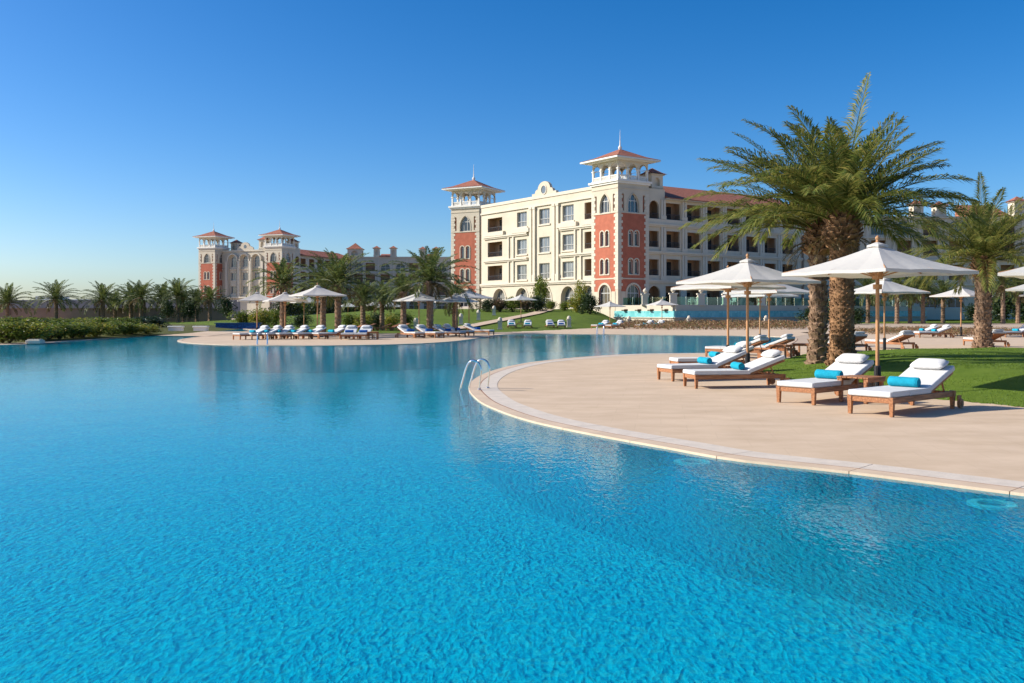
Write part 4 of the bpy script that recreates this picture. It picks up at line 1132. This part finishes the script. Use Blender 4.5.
# ------------------------------------------------------------------ parasols
def make_umbrella(full=True):
    """square parasol: half diagonal 1.6, rim at 2.0, apex 2.45"""
    root = empty('parasol', (0,0,0), 'parasol', 'parasol')
    r, zr, za = 1.5, 2.0, 2.45
    cor = [Vector((r*math.cos(math.pi/2*k), r*math.sin(math.pi/2*k), 0)) for k in range(4)]
    mb = MB(); n, mN = 7, 9
    for k in range(4):
        A, B = cor[k], cor[(k+1)%4]; grid = {}
        for i in range(n+1):
            t = .07+.93*i/n
            for j in range(mN):
                s = j/(mN-1); q = A.lerp(B, s)*t
                rib = max(abs(math.cos(2*math.pi*s)), 0)            # ribs at s = 0, .5, 1
                sag = (1-rib)*.014*t + .035*math.sin(math.pi*t)
                edge = .012*(1-abs(2*s-1))*t
                grid[i,j] = mb.p((q.x, q.y, za-(za-zr)*t**.97 - sag + edge*.6))
        for i in range(n):
            for j in range(mN-1): mb.f.append([grid[i,j], grid[i+1,j], grid[i+1,j+1], grid[i,j+1]])
        # narrow hem hanging from the rim
        for j in range(mN-1):
            a_, b_ = mb.v[grid[n,j]], mb.v[grid[n,j+1]]
            mb.poly([a_, b_, (b_[0],b_[1],b_[2]-.05), (a_[0],a_[1],a_[2]-.05)])
    can = mb.build('canopy', M['canvas'], root, smooth=False)
    mv = MB()
    for k in range(4):
        A, B = cor[k]*.11, cor[(k+1)%4]*.11
        mid = (A+B)*.5
        mv.poly([(0,0,za+.045),(A.x,A.y,za-.015),(mid.x*.96,mid.y*.96,za+.0)]); mv.poly([(0,0,za+.045),(mid.x*.96,mid.y*.96,za+.0),(B.x,B.y,za-.015)])
        mv.poly([(A.x,A.y,za-.015),(mid.x*.96,mid.y*.96,za+.0),(mid.x*.96,mid.y*.96,za-.035),(A.x,A.y,za-.05)]); mv.poly([(mid.x*.96,mid.y*.96,za+.0),(B.x,B.y,za-.015),(B.x,B.y,za-.05),(mid.x*.96,mid.y*.96,za-.035)])
    mv.build('vent', M['canvas'], can)
    mb = MB(); mb.lathe([(.031,.05),(.030,2.30),(.026,2.50)], 12); pole = mb.build('pole', M['teakpole'], root, smooth=False)
    mb = MB(); mb.lathe([(.025,2.47),(.03,2.50),(.022,2.52),(.038,2.545),(.034,2.57),(.012,2.59),(.003,2.60)], 10); mb.build('finial', M['teakpole'], pole)
    mb = MB(); mb.lathe([(.085,zr-.12),(.09,zr-.02),(.085,zr+.02)], 10); mb.lathe([(.07,1.72),(.075,1.80)], 10); mb.build('hub', M['teakpole'], root)
    if full:
        for k in range(8):
            q = cor[k//2] if k % 2 == 0 else (cor[k//2]+cor[(k//2+1)%4])*.5
            q = q*.985; mb = MB(); mb.tube([(q.x*.05,q.y*.05,za-.09),(q.x*.5,q.y*.5,za-(za-zr)*.5-.075),(q.x,q.y,zr-.0)], .014, 5); rb = mb.build('rib', M['teakpole'], root)
            mb = MB(); mb.tube([(q.x*.05,q.y*.05,zr-.07),(q.x*.5,q.y*.5,za-(za-zr)*.5-.085)], .012, 5); mb.build('strut', M['teakpole'], rb)
    mb = MB(); mb.lathe([(.055,.03),(.055,.46),(.04,.48)], 12); mb.build('sleeve', M['plastic'], root)
    mb = MB(); mb.lathe([(.30,0),(.30,.035),(.27,.05),(.06,.055)], 24); mb.build('base_plate', M['plastic'], root)
    return root
UF = make_umbrella(True); US = make_umbrella(False); ufirst = {0: True, 1: True}
def umbrella(px, Y, label, rz, full=0, s=1.0, z=0.0, hs=1.0):
    pr = UF if full else US
    c = pr if ufirst[full] else copy_tree(pr); ufirst[full] = False
    c.location = ((px-512)/F*Y, Y, z); c.rotation_euler = (0,0,R(rz)); c.scale = (s,s,s*hs); tag(c, label, 'parasol', 'white parasols')
X_ = lambda px, Y: (px-512)/F*Y
umbrella(877.5, 15.3, 'white square parasol nearest the camera, above the two front sun loungers', -107, 1)
umbrella(747.5, 20.0, 'white square parasol left of the big palms, above the front left loungers', -101, 1, 1.0)
umbrella(728, 25.0, 'white parasol half hidden behind the one left of the palms, left pole', -100, 1)
umbrella(769, 31.0, 'white parasol half hidden behind the one left of the palms, right pole', -96, 1)
umbrella(760, 37.5, 'small far parasol seen between the poles left of the palms', -98, 1)
umbrella(884.5, 31.7, 'white parasol with black pole sleeve behind the nearest one, above brown-backed loungers', -115, 1, .95, 0, 1.06)
umbrella(961, 52, 'white parasol left of the lone right palm, above the pair of side-on loungers', -100, 1, 1.1, 0, 1.02)
umbrella(1084, 15.7, 'white parasol cut off by the right edge of the picture, nearest one there', -86, 1, 1.0)
umbrella(1052, 27, 'greyish parasol at the right edge below the nearest cut-off one', -80, 1, 1.0)
umbrella(1056, 36, 'far white parasol at the right edge, lowest of the three there', -85, 1, 1.0)
UL = [(257,53,'leftmost peninsula parasol',1.0),(285,51,'second peninsula parasol from the left',.98),(317.5,50,'large third peninsula parasol from the left',1.12),(304,62,'parasol behind and left of the third peninsula parasol',1.0),
 (348,78,'small lone parasol right of the third peninsula parasol',.80),(376,78,'small parasol left of the tall palm, left of a twin',.85),(391,74,'small parasol left of the tall palm, right of a twin',.86),(419,50.5,'parasol in front of the tallest peninsula palm',.98),
 (456,52,'parasol right of the tallest peninsula palm',.96),(469,60,'parasol overlapped by the rightmost of the big peninsula ones',1.12),(521,84,'parasol before the arches of the nearest hotel block',1.0),(610,82,'parasol at the foot of the near red tower',.92),(662,80,'parasol in front of the turquoise wall corner',.98)]
for i, (px, Y, lab, s) in enumerate(UL):
    x = X_(px, Y); z = 0 if (px < 330 or px > 600) else zf(x, Y)
    umbrella(px, Y, 'white '+lab, -118+7*(i % 4), 0, s, z, 1.0)

# ------------------------------------------------------------------ sun loungers
def make_lounger(cushion=True):
    root = empty('sun_lounger', (0,0,0), 'lounger', 'sun lounger')
    mb = MB()
    for sy in (-1, 1): mb.rbox((1.90,.035,.085), Matrix.Translation((1.0, sy*.325, .225)), .006, 1)
    mb.rbox((.04,.62,.085), Matrix.Translation((.05,0,.225)), .006, 1); mb.rbox((.04,.61,.06), Matrix.Translation((1.93,0,.225)), .006, 1)
    for i in range(12): mb.box(.10+.095*i, .165+.095*i, -.307, .307, .245, .262)
    mb.build('frame', M['teak'], root)
    for (x, sy, h) in ((.05,-1,1),(.05,1,1),(1.88,-1,1),(1.88,1,1)):
        mb = MB(); w0, w1 = .024, .034
        y = sy*.318
        i = [mb.p(c) for c in ((x-w0,y-w0,0),(x+w0,y-w0,0),(x+w0,y+w0,0),(x-w0,y+w0,0),(x-w1,y-w1,.272),(x+w1,y-w1,.272),(x+w1,y+w1,.272),(x-w1,y+w1,.272))]
        for q in ((3,2,1,0),(4,5,6,7),(0,1,5,4),(1,2,6,5),(2,3,7,6),(3,0,4,7)): mb.f.append([i[k] for k in q])
        mb.build('leg', M['teak'], root)
    for sy in (-1, 1):
        mb = MB(); mb.tube([(1.99,sy*.37,.075),(1.99,sy*.41,.075)], .075, 14); mb.tube([(1.99,sy*.36,.075),(1.99,sy*.42,.075)], .03, 10); mb.box(1.90,2.0,sy*.39-.01,sy*.39+.01,.07,.2)
        mb.build('wheel', M['teak'], root)
    a = R(20.5); Mt = Matrix.Translation((1.20,0,.265)) @ Matrix.Rotation(-a, 4, 'Y')
    mb = MB()
    for sy in (-1, 1): mb.rbox((.80,.04,.04), Mt @ Matrix.Translation((.40,sy*.28,.0)), .005, 1)
    for i in range(8): mb.rbox((.07,.56,.018), Mt @ Matrix.Translation((.05+.10*i,0,.012)), .003, 1)
    mb.tube([(1.66,-.26,.41),(1.74,-.26,.24)], .014, 6); mb.tube([(1.66,.26,.41),(1.74,.26,.24)], .014, 6); mb.tube([(1.74,-.29,.25),(1.74,.29,.25)], .014, 6)
    mb.build('backrest', M['teak'], root)
    if cushion:
        mb = MB(); mb.rbox((1.20,.66,.085), Matrix.Translation((.60,0,.308)), .024, 3)
        mb.rbox((.84,.66,.085), Mt @ Matrix.Translation((.405,0,.070)), .024, 3)
        mat_ = mb.build('mattress', M['cushion'], root)
        mp = MB()
        for sy in (-1, 1):
            mp.tube([(.03,sy*.332,.345),(1.16,sy*.332,.345)], .006, 5)
        for x in (.55,): mp.box(x-.012,x+.012,-.336,-.331,.19,.33); mp.box(x-.012,x+.012,.331,.336,.19,.33)
        mp.build('piping', M['cushion'], mat_)
        bm = bmesh.new(); bmesh.ops.create_cube(bm, size=1); bmesh.ops.subdivide_edges(bm, edges=list(bm.edges), cuts=7, use_grid_fill=True)
        mb = MB(); base = 0
        for v in bm.verts:
            x, y, z = v.co*2
            px_, py_ = max(0,1-abs(x)**3.0), max(0,1-abs(y)**4.5)
            zz = z*(.18+.82*(px_*py_)**.45) + .03*pnoise(Vector((x*2,y*2,z)))
            mb.p(Mt @ Vector((.70+x*.135*(1-.10*y*y), y*.27*(1-.06*x*x), .172+zz*.062)))
        bm.verts.index_update()
        for f in bm.faces: mb.f.append([v.index for v in f.verts])
        bm.free(); mb.build('pillow', M['cushion'], root, smooth=True)
    return root
LP = make_lounger(True); LB = make_lounger(False); lfirst = {True: True, False: True}
def towel_proto(m):
    mb = MB(); prof = []
    for i in range(5): prof.append((.02+.0165*i, -.26+.006*(4-i)*0))
    n = 20; rr = .083; ends = []
    ks = [(-.27,.075),(-.262,.084),(-.2,.088),(-.1,.084),(0,.087),(.1,.085),(.2,.088),(.262,.084),(.27,.075)]
    rings = []
    for (y, r) in ks:
        rings.append([mb.p((r*math.cos(2*math.pi*k/n)*1.03, y, r*.97*math.sin(2*math.pi*k/n)+ (.006 if k in (4,5) else 0))) for k in range(n)])
    for i in range(len(ks)-1):
        for k in range(n): mb.f.append([rings[i][k], rings[i][(k+1)%n], rings[i+1][(k+1)%n], rings[i+1][k]])
    # coiled ends
    for e, y, sg in ((0,-.27,-1),(-1,.27,1)):
        prev = rings[e]
        for (r, dy) in ((.06,.004),(.05,-.008),(.038,.004),(.026,-.008),(.012,.003)):
            cur = [mb.p((r*math.cos(2*math.pi*k/n), y+sg*dy, r*math.sin(2*math.pi*k/n))) for k in range(n)]
            for k in range(n): mb.f.append([prev[k], prev[(k+1)%n], cur[(k+1)%n], cur[k]])
            prev = cur
        mb.f.append(prev)
    o = mb.build('rolled_towel', M[m], smooth=True); return o
TW = {'t': [towel_proto('towel'), 0], 'b': [towel_proto('towelblue'), 0]}
def lounger(x, y, ang, desc, towel='t', cushion=True, z=0.0, group='sun loungers', tx=1.05, s=.91, tdesc=None):
    pr = LP if cushion else LB
    c = pr if lfirst[cushion] else copy_tree(pr); lfirst[cushion] = False
    c.location = (x, y, z); c.rotation_euler = (0,0,R(ang)); c.scale = (s,s,s)
    tag(c, ('white cushioned lounger ' if cushion else 'bare wooden lounger ')+desc, 'sun lounger', group)
    if towel:
        t_ = TW[towel]; o = t_[0] if not t_[1] else t_[0].copy()
        if t_[1]: COL.objects.link(o)
        t_[1] = 1
        ca, sa = math.cos(R(ang)), math.sin(R(ang)); dy = rnd.uniform(-.03,.03)
        o.location = (x+(tx*ca-dy*sa)*s, y+(tx*sa+dy*ca)*s, z+.425*s); o.rotation_euler = (0,0,R(ang+rnd.uniform(-4,4))); o.scale = (s*.86,s*.84,s*.86)
        tag(o, ('turquoise' if towel == 't' else 'dark blue')+' towel roll, lounger '+(tdesc or desc), 'towel', 'rolled towels')
zd = .008
lounger(4.64, 12.22, 40, 'nearest the camera at front right', z=zd)
lounger(4.13, 13.75, 41, 'second nearest, left of the small wooden table', z=zd)
lounger(3.14, 16.75, 10, 'side-on at left, nearest of the front left group', z=zd, s=.88)
lounger(2.98, 18.45, 20, 'side-on at left, middle one of the front group', z=zd, s=.88)
lounger(3.6, 21.0, 8, 'at the back of the front left group, half hidden', z=zd)
lounger(5.95, 28.3, -40, 'seen from behind left of the palms, left of two', z=zd, tdesc='seen from behind left of the palms, left one')
lounger(7.1, 29.6, -40, 'seen from behind left of the palms, right of two', z=zd, tdesc='seen from behind left of the palms, right one')
lounger(11.2, 33.6, -68, 'seen from behind under the black-sleeved parasol, left one', None, z=zd)
lounger(13.5, 35.4, -64, 'seen from behind under the black-sleeved parasol, right one', None, z=zd)
lounger(21.2, 49.3, 4, 'side-on before the russet bed, front of a pair', z=zd)
lounger(21.3, 51.0, 4, 'side-on before the russet bed, back of a pair', z=zd)
lounger(18.5, 38.0, -80, 'with dark underside facing the camera at right edge', None, z=zd)
lounger(26.0, 50.0, 15, 'behind the lone right palm at the picture edge', z=zd)
gp = 'loungers on the peninsula'
for i, px in enumerate((236, 248, 261.5, 276, 294, 315)):
    Y = 45.6+.2*i; lounger(X_(px, Y), Y, 50-4*(i % 2), 'on the peninsula, %s from its left end' % ords[i], z=zd, group=gp, tdesc=None)
lounger(X_(347,45.6), 45.6, 92, 'facing the pool below the broad-crowned palm, left of two', 'b', z=zd, group=gp); lounger(X_(360,45.6), 45.6, 88, 'facing the pool below the broad-crowned palm, right of two', 'b', z=zd, group=gp)
for i, (px, Y, a) in enumerate(((420,48.2,128),(440,48.8,132),(463,50.0,150),(472,52.5,152),(492,54.5,152))):
    lounger(X_(px, Y), Y, a, 'on the peninsula\'s right half, %s from left' % ords[i], 'b', z=zd, group=gp)
gb_ = 'bare wooden loungers on the grass'
for i, (px, a) in enumerate(((343,35),(352,32),(367,20),(380,40),(388,42))):
    Y = 66+i*.4; x = X_(px, Y); lounger(x, Y, a, 'on the grass behind the peninsula, %s from left' % ords[i], None, False, zf(x, Y), gb_)
gq = 'loungers on the far pool side'
for px, Y, a, d, tcol in ((512,74,92,'facing the pool below the lawn, left of the table','t'),(527.5,74,88,'facing the pool below the lawn, right of the table','t'),(551,75,92,'facing the pool with dark towel, left of two','b'),(561.5,75,88,'facing the pool with dark towel, right of two','b'),
    (594,75.5,50,'under the parasol at the near tower, left one','t'),(608,75.5,48,'under the parasol at the near tower, right one','t'),(637,77,40,'before the turquoise wall, left one','t'),(648,77,40,'before the turquoise wall, right one','t')):
    x = X_(px, Y); lounger(x, Y, a, d, tcol, z=max(zd, zf(x, Y) if px < 600 else zd), group=gq)

# ------------------------------------------------------------------ small tables
def make_table():
    root = empty('side_table', (0,0,0), 'table', 'table')
    mb = MB()
    for i in range(6): mb.rbox((.52,.08,.022), Matrix.Translation((0,-.215+.086*i,.372)), .004, 1)
    mb.rbox((.50,.03,.05), Matrix.Translation((0,-.235,.335)), .003, 1); mb.rbox((.50,.03,.05), Matrix.Translation((0,.235,.335)), .003, 1)
    mb.build('tabletop', M['teak'], root)
    for sx in (-1,1):
        for sy in (-1,1):
            mb = MB(); mb.rbox((.05,.05,.36), Matrix.Translation((sx*.22,sy*.20,.18)), .004, 1); mb.build('leg', M['teak'], root)
    return root
t0 = make_table(); tb = [(5.22,14.05,40,'small teak side table between the two front sun loungers'),(7.9,27.6,-40,'small teak side table between the two loungers seen from behind'),(8.9,28.7,-40,'small teak side table nearest the slim palm trunk'),(X_(519.5,74.5),74.5,0,'small dark table between the two loungers below the garden lawn'),(X_(373,46),46,0,'dark side table right of the pool-facing pair on the peninsula')]
for i, (x, y, a, lab) in enumerate(tb):
    c = t0 if i == 0 else copy_tree(t0)
    c.location = (x, y, max(zd, zf(x, y) if 500 < (x/y*F+512) < 540 else zd)); c.rotation_euler.z = R(a); tag(c, lab, 'table', 'side tables')

# ------------------------------------------------------------------ pool ladders, underwater lamps
def arc_pts(B, W):
    """rail from deck foot B over an arch into the water at W"""
    B, W = Vector(B), Vector(W); d = (W-B); d.z = 0
    out = []
    out.append(B); out.append(B - d*.06 + Vector((0,0,.20))); out.append(B - d*.10 + Vector((0,0,.38)))
    c = [(.0,.50),(.18,.555),(.38,.56),(.56,.51),(.70,.40),(.84,.22),(1.0,-.02),(1.06,-.35),(1.06,-.95)]
    for t, z in c: out.append(B + d*t + Vector((0,0,z)))
    return out
def make_ladder():
    root = empty('pool_ladder', (0,0,0), 'ladder', 'ladder')
    for y in (-.25,.25):
        mb = MB(); pts = [Vector(p) for p in arc_pts((0,y,.02),(-.55,y,0))]
        sm = []
        for i in range(len(pts)-1):
            p0, p1, p2, p3 = pts[max(i-1,0)], pts[i], pts[i+1], pts[min(i+2,len(pts)-1)]
            for k in range(4):
                t = k/4; sm.append(.5*((2*p1)+(p2-p0)*t+(2*p0-5*p1+4*p2-p3)*t*t+(3*p1-p0-3*p2+p3)*t**3))
        sm.append(pts[-1]); mb.tube(sm, .021, 10); mb.lathe([(.05,.018),(.05,.03),(.025,.04)], 14, (0,y)); mb.build('handrail', M['steel'], root, smooth=True)
    for z in (-.35,-.60,-.85):
        mb = MB(); mb.rbox((.09,.47,.03), Matrix.Translation((-.60,0,z)), .008, 1); mb.build('step', M['steel'], root)
    return root
l0 = make_ladder(); q = G(483.5, 388.5, .02); l0.location = (q.x, q.y, 0); l0.rotation_euler.z = R(-20); l0.scale = (.64,.8,.88)
tag(l0, 'polished steel pool ladder at the tip of the near deck', 'ladder', 'pool ladders')
l1 = copy_tree(l0); q = G(262, 344.3, .02); l1.location = (q.x, q.y+.1, 0); l1.rotation_euler.z = R(100); tag(l1, 'small distant pool ladder at the left end of the peninsula', 'ladder', 'pool ladders')
l2 = copy_tree(l0); 
s_best = min(range(len(LOOP)), key=lambda i: (LOOP[i]-G(600,334.2)).length)
p_, n_ = edge_at(cum[s_best]); p_ = p_ + n_*.3; l2.location = (p_.x, p_.y, 0); l2.rotation_euler.z = math.atan2(n_.y, n_.x); tag(l2, 'small distant pool ladder on the far pool side below the near tower', 'ladder', 'pool ladders')
M['lamp'] = mat('pool_lamp_rim', (.55,.95,.90), .4, .1, 6)
def pool_lamp():
    root = empty('pool_lamp', (0,0,0), 'lamp', 'lamp')
    mb = MB(); n = 32
    for (r0, r1, z0, z1) in ((.10,.165,.0,.02),):
        for k in range(n):
            a, b = 2*math.pi*k/n, 2*math.pi*(k+1)/n
            ring_ = lambda r, z: [(r*math.cos(a),r*math.sin(a),z),(r*math.cos(b),r*math.sin(b),z)]
            A, B, C, D = ring_(r0,z1), ring_(r1,z1), ring_(r1,z0), ring_(r0,z0)
            mb.poly([A[0],A[1],B[1],B[0]]); mb.poly([B[0],B[1],C[1],C[0]]); mb.poly([D[0],D[1],A[1],A[0]])
    mb.build('rim', M['lamp'], root); mb = MB(); mb.lathe([(.102,.004),(.06,.008),(.001,.012)], 24); mb.build('lens', M['mosaicwall'], root); return root
pl = pool_lamp()
for i, (px, py, lab) in enumerate(((992,506,'round underwater pool lamp at right, nearest the camera'),(692,463.5,'round underwater pool lamp by the deck edge, farther one'))):
    c = pl if i == 0 else copy_tree(pl)
    c.location = G(px, py, -.038); tag(c, lab, 'pool lamp', 'pool lamps')
# unused prototypes never placed
for k in range(4):
    if not used[k]:
        for ch in list(PROTO[k].children): bpy.data.objects.remove(ch)
        bpy.data.objects.remove(PROTO[k])
